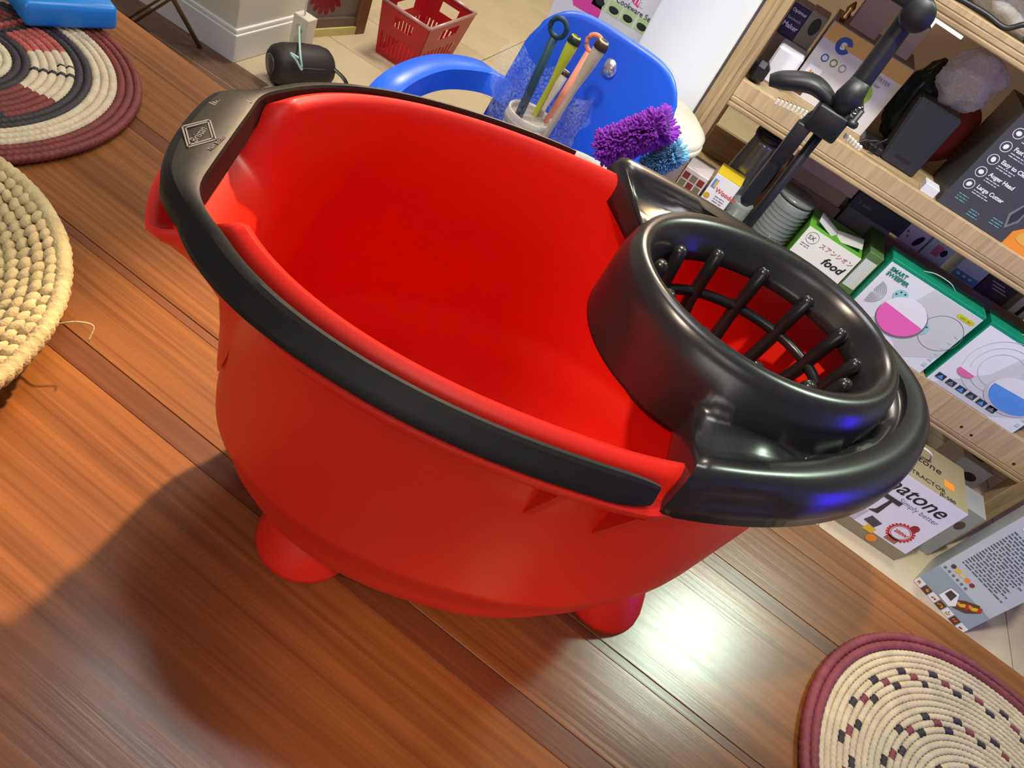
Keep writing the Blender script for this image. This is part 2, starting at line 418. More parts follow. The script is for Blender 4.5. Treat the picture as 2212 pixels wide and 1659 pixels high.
flat_lines([((-.2165+.0010*i, .014+.0018*i), (-.2095+.0010*i, .0145+.0018*i)) for i in range(9)], .0008, GZ-.0006, 'embossed_ribs', hd, M_mark)

# ================================================================== WRINGER
wr = thing('mop_wringer', 'black plastic mop wringer basket clipped over the right end of the red bucket', 'wringer', (BX, BY, TZ), BPH)
WC = .088
inner = [(.0655, .0500, .2525), (.069, .0530, .258), (.0725, .0560, .2650), (.0745, .0588, .2692), (.0772, .0633, .2722), (.0805, .0685, .2728), (.0835, .0730, .2708), (.0860, .0762, .265), (.0876, .0783, .256)]
def rimhit(th):
    c, s = math.cos(th), math.sin(th); lo, hi = 0., .5
    for _ in range(40):
        m_ = (lo+hi)/2; x, y = WC+m_*c, m_*s
        pe = PE if x < 0 else 1.75
        if abs(x/A_)**pe+abs(y/B_)**pe < 1: lo = m_
        else: hi = m_
    return Vector((WC+lo*c, lo*s))
NW = 144
cols = []
for j in range(NW):
    th = -math.pi+2*math.pi*j/NW
    c, s = math.cos(th), math.sin(th)
    deg = math.degrees(th)
    dk = 1-sstep(112, 117, -deg) if deg < 0 else 1-sstep(119, 124, deg)
    pts = [Vector((WC+ea*c, eb*s, z)) for ea, eb, z in inner]
    E = Vector((WC+.0880*c, .0792*s)); Q = rimhit(math.atan2(E.y, E.x-WC)); d = (Q-Vector((WC, 0))).normalized()
    def rad(fr, z):
        q = E+(Q-E)*fr; return Vector((q.x, q.y, z))
    def off(dd, z):
        q = Q+d*dd; return Vector((q.x, q.y, z))
    # a soft hump in the valley close to each clip
    hump = .010*math.exp(-((abs(deg)-97)/13)**2)
    deck = [rad(.05, .2475), rad(.18, .2440+hump*.6), rad(.40, .2425+hump), rad(.60, .2430+hump*.8), rad(.78, .2470), rad(.90, .2525), off(-.003, .2560), off(.004, .2580), off(.010, .2570), off(.0150, .2535), off(.0180, .2470), off(.0193, .2400), off(.0195, .2330)]
    dn = math.exp(-((deg+101)/11)**4)
    for ii, aa in ((9, .002), (10, .0058), (11, .0045)):
        deck[ii] = Vector((deck[ii].x-d.x*aa*dn, deck[ii].y-d.y*aa*dn, deck[ii].z))
    deck = [Vector((q.x, q.y, max(q.z, .2503))) if (Vector((q.x, q.y))-Q).length < .0085 or (q.xy-Vector((WC, 0))).length > (Q-Vector((WC, 0))).length-.0085 else q for q in deck[:-4]]+deck[-4:]
    low = [Vector((WC+.0880*c, .0792*s, .2475-.0022*i)) for i in range(len(deck))]
    wallp = [l.lerp(q, dk) for l, q in zip(low, deck)]
    cols.append(pts+wallp)
me = rings_me([[cols[j][i] for j in range(NW)] for i in range(len(cols[0]))])
o = obj('collar', me, M_black, wr); smooth_auto(o, 70)
sd = o.modifiers.new('s', 'SOLIDIFY'); sd.thickness = .0026; sd.offset = -1
NB = 12
for k in range(NB):
    th = R(18+30*k); c, s = math.cos(th), math.sin(th)
    a = Vector((WC+.0640*c, .0490*s, .2605)); b = Vector((WC+.0590*c, .0455*s, .226)); e = Vector((WC+.045*c, .034*s, .192))
    p = [a+(a-b).normalized()*.003, a, a.lerp(b, .5), b, b.lerp(e, .5), e]
    obj('bar', tube_me(p, [.0026, .0042, .0043, .0043, .0042, .0040], 10), M_black, wr)
for zz0, ra, rb in ((.2330, .0600, .0460),):
    obj('hoop', tube_me([(WC+ra*math.cos(2*math.pi*i/48), rb*math.sin(2*math.pi*i/48), zz0) for i in range(48)], .0034, 8, loop=True), M_black, wr)
obj('base_ring', lathe_me([(.030, .186), (.047, .186), (.0485, .188), (.0485, .192), (.047, .194), (.030, .194), (.030, .186)], 36, 1, .77, (WC, 0)), M_black, wr)

# ================================================================== WOVEN MATS
M_cream = mat('raffia_cream', (200, 182, 152), .8, var=.14, scale=90, bump=.3, bscale=500)
M_nat = mat('raffia_natural', (190, 168, 122), .85, var=.16, scale=70, bump=.4, bscale=500)
M_maroon = mat('raffia_maroon', (112, 44, 36), .7, var=.2, scale=90, bump=.3, bscale=500)
M_maroon2 = mat('raffia_wine', (124, 52, 60), .7, var=.2, scale=90, bump=.3, bscale=500)
M_dark = mat('raffia_dark', (44, 36, 40), .7, var=.2, scale=90, bump=.3, bscale=500)
M_rose = mat('raffia_rose', (172, 82, 70), .75, var=.2, scale=90, bump=.3, bscale=500)
def coil(parent, Rr, z, tr, stitch, mats, colf, depth=.14, sec=7, twist=.5, jit=0.):
    ns = max(10, int(2*math.pi*Rr/stitch)); n = ns*3; v = []; f = []; mi = []
    for i in range(n):
        a = 2*math.pi*i/n; ph = i % 3
        k = 1-depth if ph == 0 else 1.0
        k *= 1+jit*(random.random()-.5)
        for j in range(sec):
            b = 2*math.pi*j/sec
            aa = a+twist*(stitch/Rr)*math.sin(b)*.6
            rr = Rr+tr*k*math.cos(b)
            v.append((rr*math.cos(aa), rr*math.sin(aa), z+tr*k*math.sin(b)))
    for i in range(n):
        a = i*sec; b2 = ((i+1) % n)*sec; ci = colf(2*math.pi*i/n, i//3, ns)
        for j in range(sec):
            k = (j+1) % sec; f.append((a+j, b2+j, b2+k, a+k)); mi.append(ci)
    me = mesh(v, f)
    for m_ in mats: me.materials.append(m_)
    me.polygons.foreach_set('material_index', mi); me.update()
    return obj('coil', me, None, parent)
# mat with zigzag checks, lower right
m3 = thing('woven_mat', 'oval coiled cream mat with dark zigzag checks and a maroon rim', 'mat', (.4805, .3526, TZ))
mats = [M_cream, M_dark, M_maroon2]
Rr = .1715
for k in range(2):
    coil(m3, Rr, .0045, .0044, .007, mats, lambda a, i, n: 2, .13); Rr -= .0078
ring = 0
Rr = .1570
while Rr > .006:
    g = (ring-3) % 7
    def colf(a, i, n, g=g, ring=ring, Rr=Rr):
        if ring < 3 or g > 2: return 0
        cnt = max(5, int(26*(.157-.0054*(ring-g))/.157))
        ph = (a/(2*math.pi)*cnt+g*.30+.13*(ring//7)) % 1
        return (1 if g != 1 else 2) if ph < .26 else 0
    coil(m3, Rr, .0034, .0031, .0048, mats, colf, .20); Rr -= .0054; ring += 1
# patterned mat, top left
m1 = thing('woven_mat', 'coiled mat with maroon rim, cream and dark rings and red and cream blocks', 'mat', (-.623, .4295, TZ))
mats = [M_cream, M_dark, M_maroon, M_rose]
Rr = .1565; ring = 0
while Rr > .006:
    def colf(a, i, n, ring=ring):
        d = math.degrees(a) % 360
        if ring < 3: return 2
        if ring < 6: return 0
        if ring < 8: return 1
        if ring < 13:
            q = d % 120
            if q < 14: return 2
            if q < 37: return 0
            if q < 52: return 1 if (i+ring) % 3 == 0 else 0
            if q < 67: return 0
            if q < 92: return 3
            if q < 106: return (1, 3, 2)[(i*2+ring) % 3]
            return 2
        if ring < 15: return 1
        return 0
    coil(m1, Rr, .0050 if ring < 3 else .0052, .0045, .0055, mats, colf, .18); Rr -= .0072; ring += 1
# natural shallow basket, left
m2 = thing('woven_basket', 'natural straw shallow basket with knotted texture at the left table edge', 'basket', (-.4484, .1672, TZ))
def knots(parent, Rr, z, slope, tr, stitch, m):
    ns = int(2*math.pi*Rr/stitch); v = []; f = []
    off0 = random.random()*6.28
    for i in range(ns):
        a = off0+2*math.pi*(i+.25*(random.random()-.5))/ns
        c = Vector((Rr*math.cos(a), Rr*math.sin(a), z)); tg = Vector((-math.sin(a), math.cos(a), 0)); rd = Vector((math.cos(a), math.sin(a), 0))
        rd = (rd+Vector((0, 0, slope))).normalized(); up = rd.cross(tg)*-1
        if up.z < 0: up = -up
        ti = .42+.5*(random.random()-.3); t2 = tg*math.cos(ti)+rd*math.sin(ti); r2 = rd*math.cos(ti)-tg*math.sin(ti)
        L, W, Hh = stitch*(.62+.16*random.random()), tr*(.78+.3*random.random()), tr*(.9+.35*random.random())
        b0 = len(v)
        for p_ in range(1, 5):
            th = math.pi*p_/5
            for q_ in range(7):
                ph = 2*math.pi*q_/7
                v.append(c+t2*(L*math.cos(th))+(r2*(W*math.cos(ph))+up*(Hh*math.sin(ph)))*math.sin(th))
        for p_ in range(3):
            for q_ in range(7):
                k = (q_+1) % 7; f.append((b0+p_*7+q_, b0+p_*7+k, b0+(p_+1)*7+k, b0+(p_+1)*7+q_))
        f.append(tuple(b0+q_ for q_ in range(7))[::-1]); f.append(tuple(b0+21+q_ for q_ in range(7)))
    return obj('coil', mesh(v, f), m, parent)
Rr = .1690; ring = 0
while Rr > .01:
    zz = .0058+.030*sstep(.085, .169, Rr)
    if ring == 0: coil(m2, Rr, zz, .0060, .0075, [M_nat], lambda a, i, n: 0, .22, 8, .8, .15)
    else: knots(m2, Rr, zz, .3 if Rr > .085 else 0, .0048, .0098, M_nat)
    Rr -= .0076; ring += 1
obj('inner_base', lathe_me([(0, .001), (.09, .001), (.13, .012), (.166, .030), (.166, .033), (.13, .0155), (.09, .004), (0, .004)], 48), mat('raffia_base', (150, 128, 90), .9), m2)  # basket base in a darker raffia tone
obj('loose_straw', tube_me(bez([(.148, .088, .030), (.158, .094, .036), (.166, .1, .034), (.170, .092, .028)], 6), .0007, 5), M_nat, m2)
# blue case lying on the patterned mat
q0, q1 = aZ(52, 30, .775), aZ(257, 40, .775)
ang = math.atan2(q1.y-q0.y, q1.x-q0.x); L = (q1-q0).length
bc = thing('blue_case', 'bright blue plastic case lying on the patterned mat at the top left', 'case', (q0.x, q0.y, .7605), ang)
obj('shell', box_me(0, L, 0, .16, 0, .026, .006, 3), mat('blue_case_plastic', (24, 128, 206), .35), bc)
obj('clasp', box_me(L*.82, L*.97, .035, .06, .026, .0285, .001), mat('chrome', (210, 210, 214), .2, 1.), bc)

exec_parts = True
# ================================================================== SHELVING
sh = thing('display_shelf', 'pale oak double-sided shop shelving full of small appliances', 'shelf')
SY = 1.80
X0, X1 = -.027, 2.35
levels = [(.0, None), (.39, .285), (.748, .685), (1.07, 1.033), (1.42, 1.36)]
for px0 in (-.078, 1.172, 2.35):
    obj('post', box_me(px0, px0+.051, SY, SY+.045, 0, 1.9, .003), M_shelfv, sh, False)
    obj('post_groove', box_me(px0+.018, px0+.030, SY-.003, SY+.002, 0, 1.9, .001), M_shelfv, sh, False)
    obj('post', box_me(px0, px0+.051, 2.48, 2.525, 0, 1.9, .003), M_shelfv, sh, False)
for z1, z0 in levels[1:]:
    for xa, xb in ((-.027, 1.172), (1.223, 2.35)):
        obj('shelf_board', box_me(xa, xb, SY+.018, 2.50, z1-.026, z1-.004), M_shelf, sh, False)
        obj('fascia', box_me(xa, xb, SY, SY+.018, z0+.024, z1, .0015), M_shelfx, sh, False)
        obj('moulding', box_me(xa, xb, SY-.004, SY+.018, z0, z0+.011, .003), M_shelf, sh, False)
        obj('moulding', box_me(xa, xb, SY-.001, SY+.018, z0+.0112, z0+.0238, .003), M_shelf, sh, False)
    
obj('back_ledge', box_me(-.027, 1.172, 2.30, 2.318, .3865, .476, .002), M_shelf, sh, False)
M_hole = mat('screw_hole', (40, 30, 22), .8)
for q in ((2077, 922), (2098, 940), (2190, 1002)):
    p = aY(*q, SY); obj('screw', lathe_me([(.0, 0), (.004, 0), (.004, .001), (0, .001)], 12), M_hole, sh, False)
    o = [x for x in sh.children if x.name.startswith('screw')][-1]; o.location = (p.x, SY+.0003, min(p.z, .384)); o.rotation_euler = (R(90), 0, 0)

SHELF1, SHELF2, SHELF0 = .744, .386, 1.066
def carton(name, label, x0, x1, y0, y1, z0, z1, rgb, cat='box', rough=.45, rz=0., body='carton_body', top=None, bev=.0012):
    cx_ = (x0+x1)/2; wx = x1-x0
    t = thing(name, label, cat, (cx_, y0, z0), rz)
    h = z1-z0
    obj(body, box_me(-wx/2, wx/2, 0, y1-y0, 0, h, bev, 1), mat('card_%d_%d_%d' % rgb, rgb, rough, var=.03), t, False)
    if top: obj('lid', box_me(-wx/2, wx/2, 0, y1-y0, h, h+.0012), mat('card_%d_%d_%d' % top, top, rough, var=.03), t, False)
    return t
P_ = lambda rgb, rough=.5: mat('print_%d_%d_%d' % rgb, rgb, rough, var=0)
PWHITE, PBLACK, PNAVY = P_((240, 240, 240)), P_((28, 28, 30)), P_((24, 24, 62))
PTEAL, PPINK, PBLUE, PLIME = P_((0, 132, 98)), P_((240, 104, 184)), P_((86, 146, 220)), P_((196, 206, 30))
PGREY, PLGREY, PRED, PORANGE, PGREEN, PYELLOW, PBROWN = P_((120, 122, 124)), P_((206, 208, 210)), P_((196, 40, 36)), P_((240, 140, 40)), P_((128, 178, 40)), P_((236, 190, 40)), P_((96, 60, 40))
def food(t, cx_, cz, s, y, kind=0):
    """small printed food photograph"""
    decal(t, rect(cx_-s, cx_+s, cz-s, cz+s), y, PWHITE if kind == 0 else PBROWN)
    rnd = random.Random(int(cx_*1e4+cz*1e4))
    for i in range(9):
        a = rnd.random()*6.28; r_ = rnd.random()*s*.6
        decal(t, disc(cx_+r_*math.cos(a), cz+r_*math.sin(a), s*.28, s*.12, n=10, rot=rnd.random()*3), y-.0005-.00005*i, (PORANGE, PBROWN, PYELLOW, PRED)[rnd.randrange(4)])
def textlines(t, x0, z0, n, wd, pitch, th, y, m, seed=1):
    rnd = random.Random(seed)
    for i in range(n):
        x = x0; e = x0+wd*(.75+.25*rnd.random())
        while x < e:
            l = pitch*(.6+1.6*rnd.random()); decal(t, rect(x, min(x+l, e), z0-i*pitch-th, z0-i*pitch), y, m, 'printed_text'); x += l+pitch*.35

# --- robot sweeper boxes
def sweeper(xl, label, pink, sep):
    t = carton('sweeper_box', label, xl, xl+.262, SY+.002, SY+.075, SHELF2+.004, SHELF2+.211, (0, 140, 104), rough=.4)
    W, H = .262, .207
    y = -.0002
    decal(t, rect(-W/2+.004, W/2-.002, .001, H-.009), y, P_((228, 230, 230)))
    y -= .0005
    decal(t, [(-.005, H-.01), (W/2-.003, H-.01), (W/2-.003, .06), (.05, .002), (-.11, .002), (-.03, .1)], y, P_((206, 208, 206)))
    y -= .0005
    annulus(t, .085, H*.56, .05, .0012, y, PGREY)
    decal(t, [(W/2-.028+q[0]*1., H-.030+q[1]) for q in [(-.022, -.006), (.016, -.006), (.021, 0), (.016, .006), (-.022, .006), (-.027, 0)]], y-.0002, PLIME)
    txt(t, 'NEW', .007, (W/2-.046, y-.0012, H-.0325), PGREEN)
    txt(t, '3in1', .007, (W/2-.026, y-.0012, H-.0325), PRED)
    for i in range(6): decal(t, rect(W/2-.0175, W/2-.0075, .128-.021*i, .138-.021*i), y-.0003, P_((190, 214, 208)))
    if pink:
        txt(t, 'SMART', .0145, (-W/2+.014, y-.0006, H-.027), PTEAL, bold=.0005)
        txt(t, 'SWEEPER', .0145, (-W/2+.014, y-.0006, H-.041), PTEAL, bold=.0005)
        cx_, cz, r_ = -.012, .098, .058
        for dx, dz in ((-.040, .042), (.056, .004)):
            decal(t, disc(cx_+dx, cz+dz, .017, .017), y-.0005, P_((150, 208, 208)))
            for k in range(3): decal(t, disc(cx_+dx+.011*math.cos(k*1.1+1), cz+dz+.011*math.sin(k*1.1+1), .0022), y-.0010, P_((20, 60, 60)))
        decal(t, disc(cx_+.002, cz-.003, r_*1.05, r_*.95), y-.0008, PGREY)
        decal(t, disc(cx_, cz, r_, r_*.92), y-.0013, P_((236, 236, 236)))
        decal(t, disc(cx_, cz-.002, r_*.99, r_*.88, 165, 365), y-.0018, PPINK)
        for k in range(7): annulus(t, -.112, .115, .032-.0042*k, .0009, y-.0008, PGREY, a0=-85, a1=85)
        decal(t, disc(.0, .016, .034, .020), y-.0013, P_((230, 232, 234)))
        decal(t, disc(.0, .014, .033, .019, 160, 368), y-.0018, PBLUE)
    else:
        cx_, cz, r_ = .055, .085, .066
        for k in range(3): annulus(t, -.02, .12, .085-.018*k, .0009, y-.0004, PLGREY)
        decal(t, disc(cx_-.004, cz-.006, r_, r_*.78), y-.0008, P_((196, 196, 194)))
        decal(t, disc(cx_, cz, r_, r_*.76), y-.0013, P_((226, 226, 224)))
        decal(t, disc(cx_, cz-.001, r_*.95, r_*.72, 175, 375), y-.0018, PBLUE)
        decal(t, disc(-.074, .072, .023, .015), y-.0008, P_((232, 232, 232)))
        decal(t, disc(-.074, .071, .022, .0145, 165, 370), y-.0013, P_((222, 110, 160)))
        for k in range(6):
            x = -.118+.030*k; decal(t, rect(x, x+.023, .018, .034), y-.0008, P_((34, 48, 60)))
            decal(t, [(x+.004, .020), (x+.020, .020), (x+.012, .032)], y-.0013, (PBLUE, PGREY)[k % 2])
    obj('carry_handle', tube_me(bez([(-.045, .035, .2075), (-.02, .03, .219), (.02, .03, .219), (.045, .035, .2075)], 6), .0022, 6, .5), P_((176, 206, 196)), t)
    return t
sweeper(.512, 'white and green sweeper box with a pink disc, nearer the dark wringer', True, 0)
sweeper(.789, 'white and green sweeper box with a large blue disc, right of the pink one', False, 0)
# --- green box with Japanese lettering
t = carton('food_box', 'green and white carton lettered food with torn paper flaps on top', .312, .464, SY+.022, SY+.155, SHELF2, SHELF2+.160, (92, 160, 52))
decal(t, rect(-.0745, .0755, .002, .1595), -.0002, P_((232, 232, 218)))
annulus(t, -.050, .138, .016, .0012, -.0007, PGREY)
txt(t, 'SX', .016, (-.0610, -.0012, .1325), P_((70, 84, 78)))
txt(t, 'スアンシオン', .0160, (-.024, -.0012, .128), P_((172, 112, 92)))
txt(t, 'food', .030, (.006, -.0012, .096), PBLACK, shear=.3, bold=.0008)
textlines(t, -.066, .117, 2, .03, .006, .002, -.0007, PGREY)
for x, a in ((-.03, 18), (.034, -14)):
    o = obj('paper_flap', box_me(-.033, .033, 0, .05, 0, .0012), P_((196, 198, 190)), t, False); o.location = (x, .02, .164); o.rotation_euler = (R(8), R(a), 0)
t = carton('green_sleeve_box', 'tall dark green sleeve box squeezed between food carton and sweeper box', .468, .508, SY+.03, SY+.19, SHELF2, SHELF2+.185, (86, 116, 66))
decal(t, rect(-.016, .017, .08, .165), -.0002, P_((206, 210, 200)))
# --- spice set, wooden-skewer box, jug, jar
t = carton('spice_box', 'clear topped box printed with red and green squares at the shelf end', -.024, .043, SY+.022, SY+.12, SHELF2, SHELF2+.118, (206, 196, 190))
for i in range(3):
    for j in range(3): decal(t, rect(-.030+.021*i, -.013+.021*i, .045+.022*j, .063+.022*j), -.0002, (P_((132, 44, 36)), P_((120, 116, 84)))[(i+j) % 2])
t = carton('skewer_box', 'white box lettered Wooden with orange and yellow top', .050, .118, SY+.022, SY+.10, SHELF2, SHELF2+.146, (236, 234, 230), top=(222, 190, 40))
txt(t, 'Wooden', .017, (-.014, -.0008, .103), P_((214, 90, 90)), bold=.0004)
decal(t, rect(-.030, -.018, .108, .132), -.0004, PBLUE); decal(t, rect(-.024, -.019, .110, .130), -.0009, PYELLOW)
decal(t, disc(-.025, .083, .008), -.0004, P_((206, 160, 40)))
decal(t, [(-.033, .03), (-.006, .045), (.004, .034), (-.02, .02)], -.0004, PORANGE); decal(t, [(-.012, .030), (.008, .040), (.012, .030), (-.004, .02)], -.0009, PBROWN)
textlines(t, -.006, .094, 3, .034, .007, .002, -.0004, PGREY, 3)
M_glass = film('clear_glass', (190, 196, 180), .62, .06)
M_glass2 = film('ribbed_glass', (196, 204, 196), .5, .08)
t = thing('glass_jug', 'tall smoked glass jug with a black rim on the middle shelf', 'jug', (.11, SY+.15, SHELF2))
obj('vessel', lathe_me([(.050, 0), (.052, .004), (.050, .08), (.042, .17), (.035, .225), (.034, .245), (.032, .245), (.033, .224), (.040, .17), (.047, .08), (.048, .006), (0, .005)], 36), mat('smoked_glass', (150, 148, 126), .15, .6, var=.15, scale=14), t)
obj('rim', lathe_me([(.033, .238), (.0375, .238), (.039, .247), (.0375, .256), (.031, .256), (.031, .246)], 36), M_black2, t)
obj('jug_handle', tube_me(bez([(.036, .0, .215), (.062, .0, .20), (.066, .0, .13), (.050, .0, .085)], 6), .006, 8), M_black2, t)
t = thing('ribbed_jar', 'clear ribbed glass jar standing behind the wringer on the middle shelf', 'jar', (.252, SY+.09, SHELF2))
pr = [(.0, .003), (.046, .003)]
for i in range(26): pr.append((.0525+.0030*math.cos(i*math.pi), .006+.0062*i))
pr += [(.053, .168), (.049, .172), (.049, .165), (.048, .01), (0, .008)]
obj('vessel', lathe_me(pr, 40), mat('jar_glass', (168, 176, 166), .12, .15, var=.15, scale=18, alpha=.55), t)
obj('lid', lathe_me([(0, .175), (.052, .175), (.053, .180), (.050, .184), (0, .184)], 36), mat('jar_lid', (140, 146, 136), .2, .2, alpha=.7), t)
t = thing('ribbed_jar', 'small ribbed glass jar beside the box lettered Wooden', 'jar', (.1495, SY+.06, SHELF2))
pr = [(.0, .003), (.026, .003)]
for i in range(18): pr.append((.029+.001*math.cos(i*math.pi), .006+.0055*i))
pr += [(.029, .106), (.026, .106), (.026, .01), (0, .008)]
obj('vessel', lathe_me(pr, 32), MATS['jar_glass'], t)
# --- cartons stacked at the back of the middle shelf
t = carton('flat_carton', 'brown flat carton lowest in the stack on the middle shelf', .195, .372, SY+.165, SY+.34, SHELF2+.0, SHELF2+.185, (122, 92, 66))
t = carton('flat_carton', 'olive brown flat carton in the middle of the stack', .205, .362, SY+.165, SY+.33, SHELF2+.1855, SHELF2+.222, (150, 124, 86))
t = carton('flat_carton', 'shiny taupe flat carton on top of the stack under the shelf', .205, .372, SY+.160, SY+.33, SHELF2+.2225, SHELF2+.262, (172, 148, 134), rough=.25)
t = carton('black_player_box', 'long flat black device under the upper shelf above the food carton', .376, .53, SY+.165, SY+.31, SHELF2+.205, SHELF2+.25, (30, 30, 32))
txt(t, 'S  audio', .012, (-.06, -.0006, .018), PGREY)
sup = carton('grey_carton', 'grey carton carrying the black device at the back of middle shelf', .385, .515, SY+.20, SY+.33, SHELF2, SHELF2+.2048, (96, 92, 84))
# --- small boxes seen over the back ledge
bx = [('white box with black printed ovals over the back ledge', .622, .70, (226, 226, 230)), ('white and mint box with a pink square over the back ledge', .706, .782, (214, 226, 222)),
      ('pale blue and white box with dots over the back ledge', .815, .898, (214, 226, 234)), ('dark brown box with cream lettering over the back ledge', .902, 1.0, (72, 56, 48)), ('white box with a black figure beside shelf post', 1.02, 1.075, (236, 236, 232))]
for i, (lb, a, b, rgb) in enumerate(bx):
    t = carton('small_box', lb, a, b, 2.325, 2.44, SHELF2, SHELF2+.15+.02*(i % 2), rgb)
    wx = b-a
    if i == 0:
        decal(t, disc(.018, .115, .009, .02, rot=-.3), -.0002, PBLACK)
        for q in ((-.026, .125), (-.018, .112)): decal(t, disc(q[0], q[1], .004), -.0002, PGREY)
    if i == 1: decal(t, rect(-.016, .008, .105, .14), -.0002, P_((226, 120, 140))); decal(t, disc(.016, .125, .009, .012), -.0007, PBLACK)
    if i == 2:
        decal(t, rect(-wx/2+.002, wx/2-.002, .09, .112), -.0002, P_((96, 160, 186)))
        for k in range(3): decal(t, disc(-.024+.02*k, .102, .006, .004), -.0007, PWHITE)
    if i == 3:
        for k in range(3): decal(t, rect(-.03+.008*k, .012+.01*k, .135-.009*k, .138-.009*k), -.0002, P_((206, 196, 176)), 'printed_text')
    if i == 4: decal(t, rect(-.006, .006, .09, .15), -.0002, PBLACK)
t = carton('violet_box', 'violet and white box right of the sweeper boxes, by the shelf post', 1.085, 1.165, SY+.11, SY+.22, SHELF2, SHELF2+.19, (70, 62, 168))
decal(t, rect(-.02, .035, .10, .15), -.0002, PWHITE); textlines(t, -.016, .14, 4, .045, .009, .003, -.0007, PGREY, 4)
# --- upper shelf, left to right
t = carton('appliance_lid', 'small black rounded cap at the left end of the upper shelf', -.026, .014, SY+.03, SY+.07, SHELF1, SHELF1+.05, (26, 24, 26), cat='lid', bev=.012)
t = carton('white_appliance_box', 'plain white box with rounded corners at left of upper shelf', .0, .066, SY+.10, SY+.20, SHELF1, SHELF1+.083, (236, 238, 238), bev=.005)
t = carton('kraft_box', 'grey brown box carrying the navy sandwich maker box', -.024, .062, SY+.205, SY+.33, SHELF1, SHELF1+.081, (128, 116, 104))
t = carton('sandwich_maker_box', 'navy blue box lettered Sandwich Maker at left of the upper shelf', -.026, .018, SY+.15+.056, SY+.30, SHELF1+.0815, SHELF1+.155, (28, 26, 66), top=(150, 144, 140))
txt(t, 'Optimus', .0105, (-.019, -.0006, .056), PWHITE, bold=.0002); txt(t, 'Sandwich', .0095, (-.020, -.0006, .038), PLGREY); txt(t, 'Maker', .0155, (-.021, -.0006, .020), PWHITE, bold=.0004)
t2 = carton('grey_photo_box', 'grey box with a dark printed kettle beside the navy box', .0185, .062, SY+.206, SY+.30, SHELF1+.0815, SHELF1+.16, (150, 142, 134))
decal(t2, disc(.004, .05, .012, .02), -.0002, PBLACK)
t = carton('fryer_carton', 'large pale carton with yellow top band, food photos and blue round logo', .072, .286, SY+.15, SY+.33, SHELF1, SHELF1+.172, (216, 214, 208), top=(150, 126, 110))
decal(t, rect(-.106, .106, .135, .171), -.0002, P_((222, 176, 92)))
annulus(t, -.055, .140, .019, .011, -.0010, P_((40, 84, 160)), a0=20, a1=340); txt(t, 'S', .02, (-.061, -.0014, .132), PWHITE, bold=.001)
for k, m_ in enumerate((P_((60, 96, 160)), P_((104, 140, 50)), P_((150, 152, 150)))): annulus(t, -.075+.024*k, .100, .009, .003, -.0007, m_)
food(t, -.078, .058, .017, -.0007); food(t, -.086, .022, .017, -.0007, 1)
txt(t, 'AIR FRYER', .012, (.03, -.0007, .118), PGREY)
txt(t, '5.5 liter', .011, (.035, -.0007, .104), PGREY)
decal(t, disc(.040, .078, .028, .026), -.0007, P_((150, 190, 60)))
decal(t, [(.0, .018), (.072, .03), (.075, .05), (.045, .085), (.012, .09), (0, .08)], -.0012, P_((52, 56, 56)))
decal(t, [(.012, .066), (.040, .072), (.042, .080), (.012, .076)], -.0017, PLGREY)
t = carton('tan_bag_box', 'tan paper packet standing on the yellow topped carton', .105, .175, SY+.19, SY+.25, SHELF1+.1735, SHELF1+.262, (186, 160, 132), rough=.7)
t = carton('tan_bag_box', 'cream crumpled packet on the right end of yellow topped carton', .205, .262, SY+.19, SY+.25, SHELF1+.1735, SHELF1+.25, (196, 180, 146), rough=.7)
for i, lb in enumerate(('front', 'rear')):
    t = thing('gold_ornament', 'small shiny gold ornament on the yellow topped carton, %s one of the pair' % lb, 'ornament', (.086+.004*i, SY+.175+.035*i, SHELF1+.1733), 0, 'gold ornaments on the carton')
    obj('bead', lathe_me([(0, 0), (.006, .001), (.009, .012), (.005, .02), (.008, .03), (.003, .042), (0, .044)], 12), mat('gold', (206, 160, 80), .25, 1.), t)
# black coffee jug / tall container
t = thing('black_tall_container', 'tall black tapered kitchen container on the upper shelf under the plastic bag', 'container', (.385, SY+.08, SHELF1))
v = []
for z, xa, xb, ya, yb in ((0, -.042, .047, 0, .09), (.15, -.062, .044, .0, .09)):
    v += [(xa, ya, z), (xb, ya, z), (xb, yb, z), (xa, yb, z)]
bm = bmesh.new(); vv = [bm.verts.new(p) for p in v]
for q in ((0, 1, 2, 3), (4, 5, 6, 7), (0, 1, 5, 4), (1, 2, 6, 5), (2, 3, 7, 6), (3, 0, 4, 7)): bm.faces.new([vv[i] for i in q])
bmesh.ops.bevel(bm, geom=bm.edges[:], offset=.004, segments=2, affect='EDGES')
obj('vessel', bm_mesh(bm), mat('dark_slate_plastic', (40, 42, 46), .4), t, False)
obj('base_foot', box_me(-.10, -.044, .0, .07, 0, .018, .004), M_black2, t, False)
obj('inlay', box_me(-.02, .02, -.0008, .0, .02, .028), M_black2, t, False)
t = thing('coiled_cable', 'short black coiled power cable beside the tall black container', 'cable', (.305, SY+.06, SHELF1+.002))
obj('loop', tube_me(bez([(-.03, 0, .002), (-.01, .01, .02), (.0, .012, .004), (-.012, .0, .018), (.012, .005, .03), (.018, .01, .005), (.002, -.005, .012), (.02, 0, .045)], 8), .0022, 6), M_black2, t)
